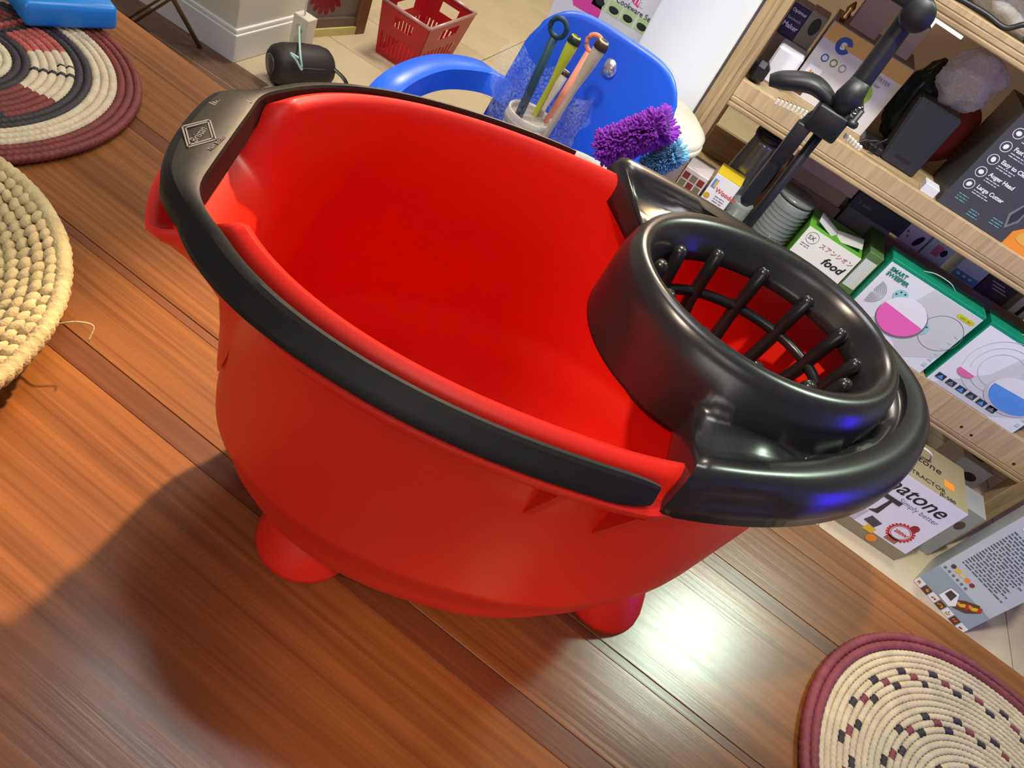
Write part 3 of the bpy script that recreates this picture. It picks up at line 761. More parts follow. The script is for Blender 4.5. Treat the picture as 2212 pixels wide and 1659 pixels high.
# crumpled plastic bag
def crumple(name, label, loc, r, sc, m, amp=.22, freq=16, cat='bag', sub=5):
    bm = bmesh.new(); bmesh.ops.create_icosphere(bm, subdivisions=sub, radius=1)
    for v in bm.verts:
        d = v.co.normalized(); k = 1+amp*(noise.noise(d*2.3+Vector(loc)*5)+.45*abs(noise.noise(d*freq*.4+Vector(loc)*9)))
        v.co = Vector((d.x*sc[0], d.y*sc[1], d.z*sc[2]))*r*k
    mz = min(v.co.z for v in bm.verts)
    for v in bm.verts: v.co.z -= mz
    t = thing(name, label, cat, loc); obj('film', bm_mesh(bm), m, t); return t
M_bag = film('bag_film', (214, 212, 204), .55, .12)
crumple('plastic_bag', 'crumpled translucent plastic bag on top of the tall black container', (.392, SY+.125, SHELF1+.151), .064, (1.0, .8, 1.0), M_bag, .16, 40)
o = crumple('wrapped_pot', 'dark green wrapped bundle behind the translucent plastic bag', (.352, SY+.27, SHELF1), .072, (.72, .7, 1.35), mat('dark_green_film', (44, 54, 46), .35), .2, 12, 'bundle')
# dark grey mincer box
t = carton('mincer_box', 'dark grey appliance box with white round icons and an orange band', .496, .80, SY+.022, SY+.22, SHELF1, SHELF1+.235, (70, 71, 73))
ls = ['2500W', 'Fast Start', 'Easy to Clean', 'Auger Head', 'Large Cutter']
for i, s_ in enumerate(ls):
    z = .196-.032*i; x = -.128
    annulus(t, x, z, .0115, .0012, -.0003, PWHITE); decal(t, disc(x, z, .006, .005, n=9, rot=i), -.0003, PWHITE)
    txt(t, s_, .0125, (x+.017, -.0006, z+.001), PWHITE, bold=.0003)
    textlines(t, x+.017, z-.004, 2, .042, .0055, .002, -.0003, PLGREY, i)
for q in ((-.13, .036), (-.085, .02), (-.035, .03)): textlines(t, q[0], q[1]+.008, 3, .028, .0062, .0018, -.0003, P_((110, 180, 180)), int(q[0]*-1000))
decal(t, [(-.018, .06), (-.006, .10), (.006, .10), (.012, .055), (-.002, .03)], -.0003, PGREY); decal(t, [(-.012, .06), (-.004, .094), (.004, .094), (.007, .058), (-.002, .04)], -.0008, P_((50, 51, 53)))
decal(t, rect(-.012, .012, .098, .112), -.0008, PYELLOW)
decal(t, [(.02, .0), (.15, .0), (.15, .10), (.05, .075), (.018, .035)], -.0003, P_((240, 150, 44)))
decal(t, disc(.075, .045, .045, .02, rot=.35), -.0008, P_((232, 180, 80)))
decal(t, [(-.02, .20), (.15, .16), (.15, .234), (-.02, .234)], -.0003, P_((232, 120, 40)))
t = carton('small_white_packet', 'small white packet on the upper shelf left of the grey appliance box', .452, .488, SY+.03, SY+.07, SHELF1, SHELF1+.022, (228, 228, 230))
t = crumple('red_cloth_bundle', 'folded dark red cloth behind the plastic bag on the upper shelf', (.47, SY+.30, SHELF1), .06, (.9, .7, 1.3), mat('red_cloth', (140, 40, 40), .8), .12, 8, 'cloth')
# top shelf: glassware in film with black cord
t = crumple('wrapped_glassware', 'clear plastic wrapped glassware on the top shelf', (.40, SY+.12, SHELF0), .085, (1.7, .9, .9), film('clear_wrap', (214, 214, 204), .3, .12), .25, 16, 'glassware')
t = thing('power_cord', 'loose black power cord lying along the top shelf edge', 'cord', (.30, SY+.022, SHELF0+.008))
obj('cable', tube_me(bez([(-.08, .02, 0), (0, .008, .004), (.05, .0, .002), (.075, .0, .022), (.095, .0, .02), (.10, .0, .002), (.16, .004, .0), (.2, .02, .0)], 8), .0055, 8), M_black2, t)

# --- boxes on the floor below the shelf
t = carton('juicer_box', 'white and olive juicer box with black script lettering standing on the tiled floor', .735, 1.041, 1.594, 1.775, 0, .247, (146, 134, 100))
decal(t, rect(-.14, .153, .040, .2465), -.0002, P_((232, 230, 236)))
txt(t, 'Binatone', .058, (-.085, -.0008, .188), PBLACK, shear=.28, bold=.0006)
txt(t, 'Simply better', .021, (.018, -.0008, .166), PGREY)
decal(t, [(-.125, .055), (-.06, .045), (-.035, .10), (-.10, .155), (-.14, .12)], -.0007, P_((42, 36, 40)))
decal(t, [(-.07, .045), (-.01, .042), (-.005, .09), (-.05, .095)], -.0012, P_((196, 188, 200)))
decal(t, [(-.012, .095), (.014, .10), (.012, .16), (.004, .162), (.0, .11)], -.0012, P_((50, 46, 52)))
decal(t, rect(-.03, .032, .155, .168), -.0017, P_((50, 46, 52)))
decal(t, [(.01, .085), (.045, .08), (.04, .055), (.005, .06)], -.0012, P_((70, 66, 70)))
annulus(t, -.035, .068, .012, .003, -.0017, PGREY)
annulus(t, .095, .088, .030, .004, -.0007, PRED); annulus(t, .095, .088, .024, .0015, -.0007, PRED)
for k in range(22):
    a = k*2*math.pi/22; decal(t, disc(.095+.032*math.cos(a), .088+.032*math.sin(a), .0035, n=6), -.0010, PRED)
txt(t, '250W', .014, (.079, -.0012, .083), PRED, bold=.0004); decal(t, disc(.108, .124, .011), -.0012, P_((150, 30, 36)))
decal(t, rect(.022, .05, .034, .054), -.0007, PYELLOW); decal(t, rect(.078, .112, .046, .066), -.0007, P_((150, 110, 86))); decal(t, disc(.06, .022, .014), -.0012, PORANGE)
txt(t, 'JUICE EXTRACTOR', .022, (-.10, .020, .2478), PBLACK, rot=(0, 0, 0)); txt(t, 'Binatone', .038, (-.06, .085, .2478), PBLACK, rot=(0, 0, 0), shear=.28); txt(t, 'JE-580', .018, (.07, .004, .2478), PBLACK, rot=(0, 0, 0))
obj('picture_top', box_me(.085, .115, .052, .078, .247, .2478), PORANGE, t, False)
obj('carry_handle', tube_me(bez([(-.05, .12, .247), (-.02, .10, .275), (.02, .10, .275), (.045, .115, .247)], 8), .0045, 8, .6), P_((206, 204, 190)), t)
t = carton('printed_box', 'white box with a printed black ring behind the white and olive juicer box', 1.06, 1.155, 1.86, 1.98, 0, .235, (226, 226, 232))
decal(t, disc(.01, .19, .02, .014), -.0002, P_((60, 60, 62)))
obj('picture_top', lathe_me([(0, .2353), (.03, .2353), (.03, .2358), (0, .2358)], 24, 1, .8, (0, .05)), P_((70, 68, 70)), t, False)
t = carton('dark_carton', 'dark brown carton deep under the lowest shelf', .80, 1.03, 2.12, 2.30, 0, .15, (62, 50, 46))
# blender box, turned
pL, pR = aZ(1972, 1254, 0), aZ(2076, 1368, 0)
ang = math.atan2(pR.y-pL.y, pR.x-pL.x); wB = (pR-pL).length
t = thing('blender_box', 'silver grey appliance box with printed paragraphs and food photos at the right', 'box', ((pL.x+pR.x)/2, (pL.y+pR.y)/2, 0), ang)
obj('carton_body', box_me(-wB/2, wB/2, 0, .15, 0, .40, .0012, 1), mat('silver_card', (196, 204, 210), .35, .15, var=.06, scale=5), t, False)
for k in range(7): food(t, -wB/2+.012+.0235*k, .012, .0105, -.0002, k % 2)
decal(t, rect(-wB/2, wB/2, .0245, .09), -.0002, P_((150, 166, 172)))
for k in range(5): decal(t, disc(-.062+.0145*k, .118-.0*k, .0062), -.0007, (PBROWN, PYELLOW, P_((230, 206, 130)), PORANGE, P_((130, 50, 40)))[k])
decal(t, [(-.005, .04), (.02, .075), (.045, .095), (.06, .08), (.045, .05), (.02, .035)], -.0012, PBROWN)
for k in range(6): decal(t, disc(.02+.007*k, .055+.006*k, .009, .005, n=9, rot=k), -.0014-.00005*k, (PORANGE, PYELLOW, PRED)[k % 3])
decal(t, [(-.022, .03), (.012, .028), (.020, .044), (.0, .075), (-.022, .07)], -.0020, PWHITE); decal(t, [(-.018, .046), (.004, .044), (.0, .068), (-.018, .066)], -.0024, P_((70, 56, 58)))
textlines(t, -.062, .30, 19, .125, .0085, .0032, -.0004, P_((84, 90, 96)), 9)
for k in range(6): decal(t, disc(-.07+.013*k, .099, .004, n=9), -.0007, P_((110, 120, 126)))
txt(t, 'BLENDER', .020, (-.06, -.0010, .318), PWHITE, bold=.0008); decal(t, disc(-.055, .355, .014), -.0007, PORANGE); txt(t, 'NIMA', .024, (-.032, -.0010, .346), P_((60, 64, 70)), bold=.001)
t = carton('silver_carton', 'shiny grey carton with faint dark prints between the two floor boxes', 1.052, 1.150, 1.700, 1.795, 0, .20, (160, 162, 164), rough=.3)
decal(t, disc(-.02, .12, .015, .024), -.0002, PGREY); decal(t, disc(.022, .14, .012, .016), -.0002, P_((96, 74, 70)))

# ================================================================== BOOM STAND
SXX, SYY = .1470, 1.40
def zz(z13): return 1.2-(1.2-z13)*1.40/1.30
t = thing('tripod_stand', 'black tripod light stand with clamp and folded arm in front of the shelves', 'stand', (SXX, SYY, 0))
obj('pole', tube_me([(0, 0, .12), (0, 0, zz(.689)), (0, 0, zz(.90))], .0095, 14), M_black2, t)
for k in range(3):
    a = R(90+120*k); c, s = math.cos(a), math.sin(a)
    obj('leg', tube_me([(.012*c, .012*s, .30), (.26*c, .26*s, .012)], .008, 8), M_black2, t)
    obj('brace', tube_me([(.012*c, .012*s, .14), (.13*c, .13*s, .155)], .005, 8), M_black2, t)
obj('leg_hub', lathe_me([(.010, .28), (.018, .285), (.018, .315), (.010, .32)], 16), M_black2, t)
za, zb_ = zz(.706), zz(.89)
bm = [(-.032, -.012, za), (-.034, -.012, za+.05), (-.030, -.010, zb_-.03), (-.024, -.006, zb_)]
obj('lever', tube_me(bez(bm, 6), [.008]+[.0135]*17+[.012], 14), M_black2, t)
obj('clamp_block', box_me(-.034, .026, -.028, .026, zz(.868), zz(.912), .005), M_black2, t)
obj('rail', box_me(-.046, -.018, -.026, -.004, zz(.80), zz(.872), .003), M_black2, t)
# toothed white strip and padded pad
pd = bez([(-.010, .0, zz(.915)), (-.06, .004, zz(.922)), (-.105, .006, zz(.905)), (-.128, .004, zz(.893))], 8)
obj('pad', tube_me(pd, [.016+.012*math.sin(math.pi*(i/(len(pd)-1))) for i in range(len(pd))], 12, .6), M_black2, t)
M_ivory = mat('ivory_teeth', (232, 226, 200), .4)
for k in range(9):
    obj('tooth', box_me(-.098+.0075*k, -.093+.0075*k, -.012, .0, zz(.873)+.0012*k-.003, zz(.873)+.0012*k+.008, .001, 1), M_ivory, t, False)
for k in range(6):
    obj('tooth', box_me(.034+.0065*k, .039+.0065*k, -.016, -.006, zz(.884)-.001*k, zz(.884)-.001*k+.009, .001, 1), M_ivory, t, False)
obj('knob', lathe_me([(0, 0), (.010, 0), (.012, .004), (.010, .010), (.005, .012), (.005, .03), (0, .03)], 16), M_black2, t).location = (.030, -.02, zz(.905))
obj('spring', tube_me([(.022+.006*math.cos(i*.9), -.02, zz(.915)+.0016*i) for i in range(16)], .0018, 6), mat('steel', (150, 150, 154), .3, 1.), t)
obj('lower_joint', tube_me([(0, -.012, zz(.912)), (0, -.014, zz(.935)), (0, -.01, zz(.965))], [.016, .024, .017], 16, .8), M_black2, t)
obj('arm', tube_me([(0, -.01, zz(.93)), (.0, -.006, zz(.97)), (-.003, 0, zz(1.05)), (-.004, .002, zz(1.08))], [.019, .0175, .0165, .0165], 14, .85), M_black2, t)
o = obj('top_joint', lathe_me([(0, -.024), (.023, -.024), (.026, -.018), (.026, .018), (.023, .024), (0, .024)], 24), M_black2, t); o.location = (.004, .0, zz(1.072)); o.rotation_euler = (R(90), 0, 0)
obj('top_block', box_me(-.055, -.01, -.02, .02, zz(1.07), zz(1.12), .005), M_black2, t)

# ================================================================== BLUE CHAIR
ch = thing('plastic_chair', 'blue plastic armchair behind the table holding wrapped kitchen tools', 'chair', (-.25, 1.20, 0))
def chair_back(x, z):   # y of the back shell, local
    return .215+.10*(z-.44)-.10*(x/.2)**2*.55
NXb, NZb = 24, 26
v = []; f = []
for i in range(NXb+1):
    u = -1+2*i/NXb
    for j in range(NZb+1):
        k = j/NZb
        top = .790+.006*u*u-.052*abs(u)**5
        hw = .190-.028*k-.010*sstep(.85, 1, k)
        x = u*hw; z = .44+(top-.44)*k
        v.append((x, chair_back(x, z), z))
for i in range(NXb):
    for j in range(NZb):
        a = i*(NZb+1)+j; f.append((a, a+NZb+1, a+NZb+2, a+1))
o = obj('backrest', mesh(v, f), M_blue, ch); m_ = o.modifiers.new('s', 'SOLIDIFY'); m_.thickness = .006; m_.offset = 0
v = []; f = []
for i in range(17):
    for j in range(17):
        x = -.21+.42*i/16; y = -.20+.43*j/16
        v.append((x*(1-.06*(j/16)), y, .435-.012*(1-(x/.21)**2)-.010*math.sin(j/16*math.pi)-.05*max(0, 1-j/2)**2*.3))
for i in range(16):
    for j in range(16):
        a = i*17+j; f.append((a, a+17, a+18, a+1))
o = obj('seat', mesh(v, f), M_blue, ch); m_ = o.modifiers.new('s', 'SOLIDIFY'); m_.thickness = .006; m_.offset = 0
for sx in (-1, 1):
    pts = bez([(sx*.165, .215, .60), (sx*.215, .17, .618), (sx*.258, .09, .622), (sx*.272, .0, .622), (sx*.272, -.09, .612), (sx*.268, -.15, .575), (sx*.262, -.185, .50), (sx*.258, -.21, .40)], 8)
    rs = []
    for i, p in enumerate(pts):
        d = (pts[min(i+1, len(pts)-1)]-pts[max(i-1, 0)]).normalized()
        out = Vector((sx, 0, 0)); out = (out-d*out.dot(d)).normalized(); upv = d.cross(out).normalized()
        if upv.z < 0 and abs(upv.z) > .2: upv = -upv
        if abs(upv.z) <= .2 and upv.y > 0: upv = -upv
        a, b = .024, .020
        rs.append([p+out*a+upv*.004, p+out*(a-.004)+upv*.007, p-out*(a-.006)+upv*.007, p-out*a+upv*.002, p-out*a-upv*.040, p-out*(a-.004)-upv*.040, p-out*(a-.005)-upv*.0, p+out*(a-.006)-upv*.001, p+out*(a-.006)-upv*.012, p+out*a-upv*.012])
    o = obj('armrest', rings_me(rs, cap0=True, cap1=True), M_blue, ch); smooth_auto(o, 50)
    for (lx, ly, tx, ty, zt) in ((.25, -.20, .262, -.215, .43), (.19, .21, .23, .27, .45)):
        bm = bmesh.new()
        r0 = [Vector((sx*lx+dx, ly+dy, zt)) for dx, dy in ((-.022, -.018), (.022, -.018), (.022, .018), (-.022, .018))]
        r1 = [Vector((sx*tx+dx, ty+dy, 0)) for dx, dy in ((-.015, -.013), (.015, -.013), (.015, .013), (-.015, .013))]
        obj('leg', rings_me([[tuple(p) for p in r1], [tuple(p) for p in r0]], cap0=True, cap1=True), M_blue, ch, False)
pS = aY(1311, 149, 1.43)
st = obj('foil_sticker', lathe_me([(0, 0), (.0175, 0), (.0175, .001), (0, .001)], 28), mat('foil', (226, 226, 230), .25, .9, var=.3, scale=90), ch)
lx, lz = pS.x+.25, pS.z
st.location = (lx, chair_back(lx, lz)-.0038, lz); st.rotation_euler = (R(90-6), 0, R(-8))
st['label'] = 'round silver foil sticker'
# utensil crock, spoons and film on the chair
SEATZ = .432
cr = thing('utensil_crock', 'beige ribbed utensil crock wrapped in film on the blue chair', 'crock', (-.325, 1.318, SEATZ))
pr = [(0, 0), (.040, 0), (.043, .003)]
for i in range(22): pr.append((.0445+.0010*(i % 2), .008+.0072*i))
pr += [(.046, .168), (.046, .185), (.043, .186), (.042, .18), (.040, .01), (0, .008)]
obj('pot', lathe_me(pr, 36), mat('crock_beige', (206, 194, 174), .5), cr)
obj('crock_band', lathe_me([(.0462, .160), (.0476, .163), (.0476, .170), (.0462, .173)], 36), mat('crock_beige2', (184, 172, 152), .5), cr)
def spoon(name, label, topPx, zt, basexy, rgb, kind):
    top = None
    b = Vector((basexy[0], basexy[1], SEATZ+.02))
    r = ray(*topPx); k = (zt-CAMZ)/r.z; top = Vector((0, 0, CAMZ))+r*k
    t = thing(name, label, 'utensil', b)
    d = top-b; m_ = mat(name+'_%d' % rgb[0], rgb, .5)
    L = d.length
    if kind == 'ring':
        obj('shaft', tube_me([d*0, d*.5, d*(1-.03/L)], [.0085, .0085, .008], 10), m_, t)
        c = d*(1-.012/L)
        o = obj('hang_ring', tube_me([c+Vector((.0155*math.cos(i*.2618), 0, .0155*math.sin(i*.2618))) for i in range(24)], .0048, 8, loop=True), m_, t)
    else:
        obj('shaft', tube_me([d*0, d*.45, d*.72, d*.86, d*.97, d], [.0075, .0065, .0055, .0105, .0125, .009], 12, .8), m_, t)
        obj('end_cap', tube_me([d*.955, d*.985, d*1.005], [.0132, .0128, .005], 12, .82), mat('cap_%d' % rgb[0], (70, 50, 34) if rgb[0] > 200 else (30, 44, 40), .4), t)
    return t
spoon('ladle', 'dark teal spoon handle with a ring end, standing in the crock', (1213, 46), .80, (-.345, 1.312), (28, 64, 78), 'ring')
spoon('spatula', 'lime green handle with a dark tip standing in the crock', (1246, 78), .770, (-.330, 1.334), (190, 196, 44), 'club')
spoon('ladle', 'coral orange spoon handle with a ring end in the crock', (1292, 82), .78, (-.305, 1.325), (236, 146, 112), 'ring')
spoon('spatula', 'cream handle with a dark brown tip at right of the crock', (1306, 88), .805, (-.292, 1.300), (206, 192, 154), 'club')
spoon('spatula', 'short cream flat handle in the middle of the crock', (1222, 150), .69, (-.318, 1.31), (214, 200, 170), 'club')
v = []; f = []
NA, NZ2 = 64, 22
for j in range(NZ2+1):
    k = j/NZ2; z = .005+.245*k
    for i in range(NA):
        a = 2*math.pi*i/NA
        r_ = .056+.045*k*k+.020*noise.noise(Vector((math.cos(a)*2.2, math.sin(a)*2.2, k*4)))*(.3+k)+.012*abs(noise.noise(Vector((math.cos(a)*7, math.sin(a)*7, k*9))))
        zz_ = z+.05*k*k*noise.noise(Vector((math.cos(a)*1.7+5, math.sin(a)*1.7, 1)))
        v.append((r_*1.0*math.cos(a), r_*.8*math.sin(a), zz_))
for j in range(NZ2):
    for i in range(NA):
        a = j*NA+i; b = j*NA+(i+1) % NA; f.append((a, b, b+NA, a+NA))
t = thing('plastic_wrap', 'crumpled clear film bag gathered loosely round the utensil crock', 'wrap', (-.322, 1.315, SEATZ))
obj('film', mesh(v, f), film('wrap_film', (226, 226, 236), .90, .04), t)
# basin and dusters on the chair
t = thing('plastic_basin', 'round beige plastic basin on the blue chair under the dusters', 'basin', (-.150, 1.165, SEATZ))
obj('bowl', lathe_me([(0, 0), (.075, 0), (.082, .004), (.098, .19), (.104, .196), (.104, .202), (.096, .202), (.090, .19), (.076, .008), (0, .006)], 40), mat('basin_beige', (206, 198, 180), .45), t)
t = thing('plastic_bin', 'tall round beige plastic bin behind the blue chair', 'bin', (-.165, 1.66, 0))
obj('drum', lathe_me([(0, 0), (.115, 0), (.12, .005), (.140, .60), (.147, .605), (.147, .628), (.140, .632), (.12, .645), (0, .650)], 44), mat('bin_beige', (204, 196, 176), .5), t)
obj('rim', lathe_me([(.148, .600), (.151, .604), (.151, .612), (.148, .616)], 44), MATS['bin_beige'], t)
def duster(name, label, a, b, rad, rgb, n, ln, sr, seed, fl=.8):
    rnd = random.Random(seed)
    a, b = Vector(a), Vector(b); d = b-a; L = d.length; ax = d.normalized()
    t = thing(name, label, 'duster', a)
    s = ax.cross(Vector((0, 0, 1))).normalized(); u = s.cross(ax)
    obj('core', tube_me([d*0, d*.05, d*.95, d], [rad*.5, rad*.8, rad*.8, rad*.5], 14, fl), mat(name+'_core_%d' % rgb[0], tuple(int(c*.55) for c in rgb), .8), t)
    bm = bmesh.new()
    for i in range(n):
        k = rnd.random(); th = rnd.random()*2*math.pi
        o = s*math.cos(th)+u*math.sin(th)*fl
        p = d*k+o*rad*.72
        dirv = (o+ax*(rnd.random()-.5)*.9+Vector((rnd.random()-.5, rnd.random()-.5, rnd.random()-.5))*.5).normalized()
        if k > .9: dirv = (dirv+ax*1.0).normalized()
        q = p+dirv*ln*(.7+.6*rnd.random())
        w1 = dirv.cross(Vector((.3, .5, .8))).normalized(); w2 = dirv.cross(w1)
        r0 = [bm.verts.new(p+w1*sr*math.cos(x)+w2*sr*math.sin(x)) for x in (0, 1.571, 3.1416, 4.712)]
        r1 = [bm.verts.new(q+w1*sr*.9*math.cos(x)+w2*sr*.9*math.sin(x)) for x in (0, 1.571, 3.1416, 4.712)]
        for m_ in range(4): bm.faces.new((r0[m_], r0[(m_+1) % 4], r1[(m_+1) % 4], r1[m_]))
        bm.faces.new(r1)
    o = obj('strands', bm_mesh(bm), mat(name+'_%d' % rgb[0], rgb, .75, var=.2, scale=60), t)
    o['kind'] = 'stuff'
    return t
a1, b1 = aY(1300, 322, 1.165), aY(1440, 268, 1.165)
duster('chenille_duster', 'purple chenille duster with stubby strands lying on the beige basin', a1, b1, .030, (150, 52, 190), 1500, .014, .0022, 3)
a2, b2 = aY(1392, 368, 1.175), aY(1470, 326, 1.175)
duster('tinsel_duster', 'pale blue glittery duster tucked below the purple one', a2, b2, .020, (110, 176, 214), 900, .010, .0012, 4)

# ================================================================== BACKGROUND LEFT
# red stacking crate
cz = .20
c00 = aZ(812, 112, 0)
t = thing('red_crate', 'red plastic shopping crate with slotted sides on the tiled floor', 'crate', (c00.x, c00.y, 0))
M_cr = mat('crate_red', (176, 24, 30), .35, var=.05)
Wd, Dp, Ht = .16, .30, .195
fl_ = .03
def quad(p, q, r, s, th, name):
    p, q, r, s = map(Vector, (p, q, r, s)); nrm = (q-p).cross(s-p).normalized()*th
    v = [p, q, r, s, p+nrm, q+nrm, r+nrm, s+nrm]
    return obj(name, mesh(v, [(3, 2, 1, 0), (4, 5, 6, 7), (0, 1, 5, 4), (1, 2, 6, 5), (2, 3, 7, 6), (3, 0, 4, 7)]), M_cr, t, False)
B = [(0, 0), (Wd, 0), (Wd, Dp), (0, Dp)]; T = [(-fl_*.4, -fl_), (Wd+fl_, -fl_), (Wd+fl_, Dp+fl_), (-fl_*.4, Dp+fl_)]
obj('base', box_me(0, Wd, 0, Dp, 0, .004), M_cr, t, False)
def lerp2(i, k): return Vector((B[i][0]+(T[i][0]-B[i][0])*k, B[i][1]+(T[i][1]-B[i][1])*k, .002+Ht*k))
def wall_pt(i, s, k):
    a, b = lerp2(i, k), lerp2((i+1) % 4, k); return a.lerp(b, s)
for i in range(4):
    # solid lower and corner bands, slots between ribs, hand hole above
    def pan(s0, s1, k0, k1): quad(wall_pt(i, s0, k0), wall_pt(i, s1, k0), wall_pt(i, s1, k1), wall_pt(i, s0, k1), .0025, 'crate_wall')
    pan(0, 1, 0, .12); pan(0, .08, .12, 1); pan(.92, 1, .12, 1); pan(.08, .92, .46, .66); pan(.08, .92, .86, 1); pan(.08, .3, .66, .86); pan(.7, .92, .66, .86)
    nr = 9
    for r_ in range(nr):
        s0 = .08+.84*(r_+.3)/nr; pan(s0, s0+.84*.62/nr, .12, .46)
    p = [lerp2(i, 1.0), lerp2((i+1) % 4, 1.0)]
    obj('top_rim', tube_me([p[0], p[1]], .006, 8), mat('crate_rim', (196, 150, 150), .2, .2), t)
# boombox
s0 = aZ(570, 112, .055); s1 = aZ(690, 128, .075)
d = (s1-s0); ang = math.atan2(d.y, d.x); L = .27
ctr = aZ(650, 142, .066); s0 = aZ(592, 132, .066); s1 = aZ(705, 140, .066); d = s1-s0
t = thing('boombox_speaker', 'black cylindrical boombox speaker with a strap on the tiled floor', 'speaker', (ctr.x, ctr.y, 0), math.atan2(d.y, d.x))
pf = [(0, -.098), (.03, -.100), (.045, -.096), (.056, -.085), (.063, -.06), (.066, 0), (.063, .06), (.056, .085), (.045, .096), (.03, .100), (0, .098)]
o = obj('shell', lathe_me(pf, 36), mat('speaker_mesh', (38, 30, 32), .6, var=.15, scale=300), t); o.rotation_euler = (0, R(90), 0); o.location = (0, 0, .0665)
for s_ in (-1, 1):
    o = obj('end_radiator', lathe_me([(0, .100), (.026, .100), (.030, .1015), (.026, .1045), (0, .106)], 28), mat('radiator', (92, 84, 84), .3, .4), t)
    o.rotation_euler = (0, R(90*s_), 0); o.location = (0, 0, .0665)
obj('control_strip', box_me(-.03, .05, -.064, -.060, .078, .095, .002), M_black2, t)
obj('foot_rest', box_me(-.08, .08, -.03, .03, 0, .006, .002), M_black2, t, False)
obj('strap', tube_me(bez([(.085, -.04, .09), (.115, -.08, .07), (.125, -.12, .02), (.10, -.15, .008), (.05, -.14, .006), (.0, -.10, .006)], 8), .010, 8, .35), M_black2, t)
# extension tower and cords
e0 = aY(640, 92, 2.03)
t = thing('extension_tower', 'white upright extension socket block behind the black speaker', 'socket block', (e0.x, 2.03, 0))
obj('housing', box_me(-.028, .028, 0, .05, 0, .155, .003), mat('socket_white', (226, 220, 200), .4), t, False)
for k in range(3):
    obj('socket', lathe_me([(0, 0), (.013, 0), (.013, .002), (0, .002)], 18), P_((200, 196, 180)), t, False)
    o = [x for x in t.children if x.name.startswith('socket')][-1]; o.location = (0, -.0, .035+.042*k); o.rotation_euler = (R(90), 0, 0)
obj('power_cord', tube_me(bez([(-.002, .02, .152), (.0, .02, .215), (.02, .05, .295), (.05, .09, .375)], 8), .0032, 6), P_((226, 214, 200)), t)
zp = .1385-.155
w1, w2, w3 = ctr+Vector((.0, -.0, 0)), aZ(651, 155, .128), aZ(627, 110, .138)
lp = [Vector((.012, -.004, .115)), Vector((.02, -.03, .135)), aZ(648, 110, .14)-Vector((e0.x, 2.03, 0)), aZ(652, 150, .10)-Vector((e0.x, 2.03, 0)), aZ(640, 130, .128)-Vector((e0.x, 2.03, 0)), aZ(628, 115, .139)-Vector((e0.x, 2.03, 0)), aZ(645, 125, .137)-Vector((e0.x, 2.03, 0))]
obj('power_cord', tube_me(bez(lp, 8), .0034, 6), P_((176, 214, 204)), t)
# thin metal rack legs, far left
t = thing('metal_rack', 'slim gold metal rack with slanting legs by the white column', 'rack', (-1.62, 1.62, 0))
M_gold = mat('brass_rod', (176, 146, 100), .3, .9)
A0 = aZ(432, 102, .004)-Vector((-1.62, 1.62, 0)); A1 = aY(372, -6, 1.66)-Vector((-1.62, 1.62, 0))
obj('leg', tube_me([A0, A0+(A1-A0)*1.9], .007, 8), mat('rack_brown', (120, 96, 66), .4, .5), t)
for q0_, q1_ in (((274, 42), (345, -2)), ((287, 50), (368, -2))):
    a = aZ(*q0_, .004)-Vector((-1.62, 1.62, 0)); b = aY(*q1_, 1.70)-Vector((-1.62, 1.62, 0))
    obj('rod', tube_me([a, a+(b-a)*1.7], .004, 8), M_gold, t)
A2 = A0+(A1-A0)*1.9
obj('top_bar', tube_me([A2+Vector((-.16, -.01, 0)), A2+Vector((.02, 0, 0))], .006, 8), M_gold, t)
# cookware carton behind the chair
t = carton('cookware_carton', 'tall white carton printed with black pots and a pink label, left of pillar', -.545, -.290, 1.93, 2.13, 0, 1.0, (222, 222, 228))
yb = -.0003
pp = lambda px, py: (lambda q: (q.x-(-.4175), q.z))(aY(px, py, 1.93))
decal(t, [pp(1235, -30), pp(1238, 10), pp(1292, 42), pp(1312, -20)], yb, P_((226, 70, 160)))
decal(t, [pp(1340, -30), pp(1378, 18), pp(1392, -20)], yb, P_((226, 70, 140))); 
for q in ((1297, 2), (1327, 20), (1357, 38), (1387, 56)):
    c_ = pp(*q); r_ = .018
    decal(t, rect(c_[0]-r_, c_[0]+r_, c_[1]-r_*.9, c_[1]+r_*.9), yb, P_((186, 214, 150)))
    decal(t, disc(c_[0], c_[1]-.002, .0135, .009, 180, 360), yb-.0005, PBLACK); decal(t, disc(c_[0], c_[1]-.001, .0135, .006), yb-.0010, P_((40, 40, 42)))
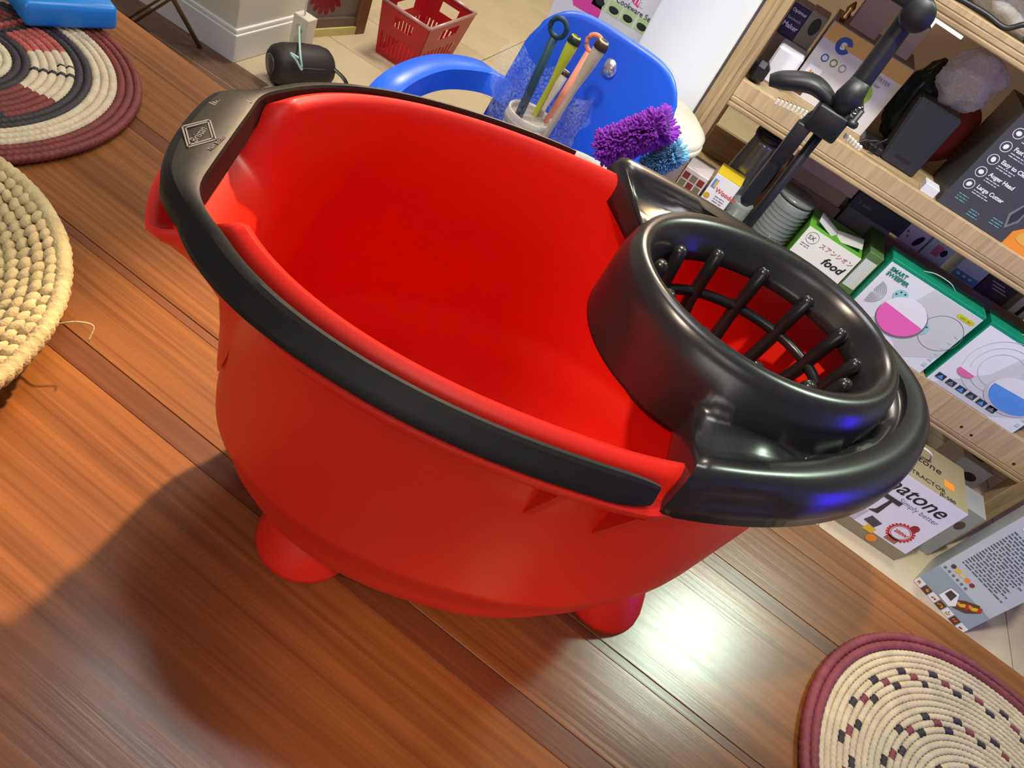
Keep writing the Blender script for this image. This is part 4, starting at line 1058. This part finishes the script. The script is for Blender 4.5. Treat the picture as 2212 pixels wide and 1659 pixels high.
txt(t, 'Cookware Set', .018, (pp(1330, 2)[0], yb-.0006, pp(1330, 2)[1]), PBLACK)
txt(t, 'Zyna', .03, (pp(1345, -10)[0], yb-.0012, pp(1345, -10)[1]), PWHITE)
decal(t, [pp(1350, 78), pp(1384, 100), pp(1380, 106), pp(1346, 84)], yb, P_((170, 60, 60)))
# distant bright framed opening seen through the shelf
wd = struct('window_1', box_me(.30, 1.60, 4.585, 4.599, .2, 1.6), mat('dim_pane', (112, 84, 60), .5))
M_glow = mat('glow_white', (250, 244, 250), .5, emit=2.0, var=0)
p = [aY(*q, 4.58) for q in ((1998, 28), (2078, 82), (2003, 66), (2020, 44))]
for a, b in ((p[0], p[1]), (p[2], p[3])):
    obj('window_frame', tube_me([a, b], .009, 6), M_glow, wd)
# ceiling fixtures for the lamps above, including the added shelf spot
M_fix = mat('lamp_glow', (255, 240, 214), .5, emit=6.0, var=0)
for (x, y, lb) in ((-.40, 2.25, 'round recessed ceiling downlight above the white pillar'), (-1.25, 2.4, 'round recessed ceiling downlight above the red crate'), (1.15, -.55, 'round recessed ceiling downlight right of the table end'), (-1.0, -.6, 'round recessed ceiling downlight left of the table front'), (.25, .65, 'round ceiling downlight added straight above the table'), (-.95, .35, 'round ceiling downlight above the left table end')):
    t = thing('ceiling_downlight', lb, 'downlight', (x, y, 2.775), 0, 'ceiling downlights')
    obj('trim_ring', lathe_me([(.05, 0), (.07, 0), (.07, .025), (.05, .025)], 28), M_white, t)
    obj('bulb', lathe_me([(0, .016), (.05, .016), (.05, .024), (0, .024)], 24), M_fix, t)
# violet LED strip on the right wall side
M_led = mat('violet_led', (52, 10, 255), .4, emit=45.0, var=0)
t = thing('led_sign', 'violet blue LED tube on a stand at the right of the table', 'lamp', (1.55, .50, 0))
obj('stand', tube_me([(0, 0, 0), (0, 0, .75)], .012, 10), M_black2, t)
obj('stand_foot', lathe_me([(0, 0), (.12, 0), (.12, .012), (.02, .02), (0, .02)], 28), M_black2, t)
obj('led_tube', tube_me([(0, 0, .72), (0, 0, 1.30)], .034, 16), M_led, t)
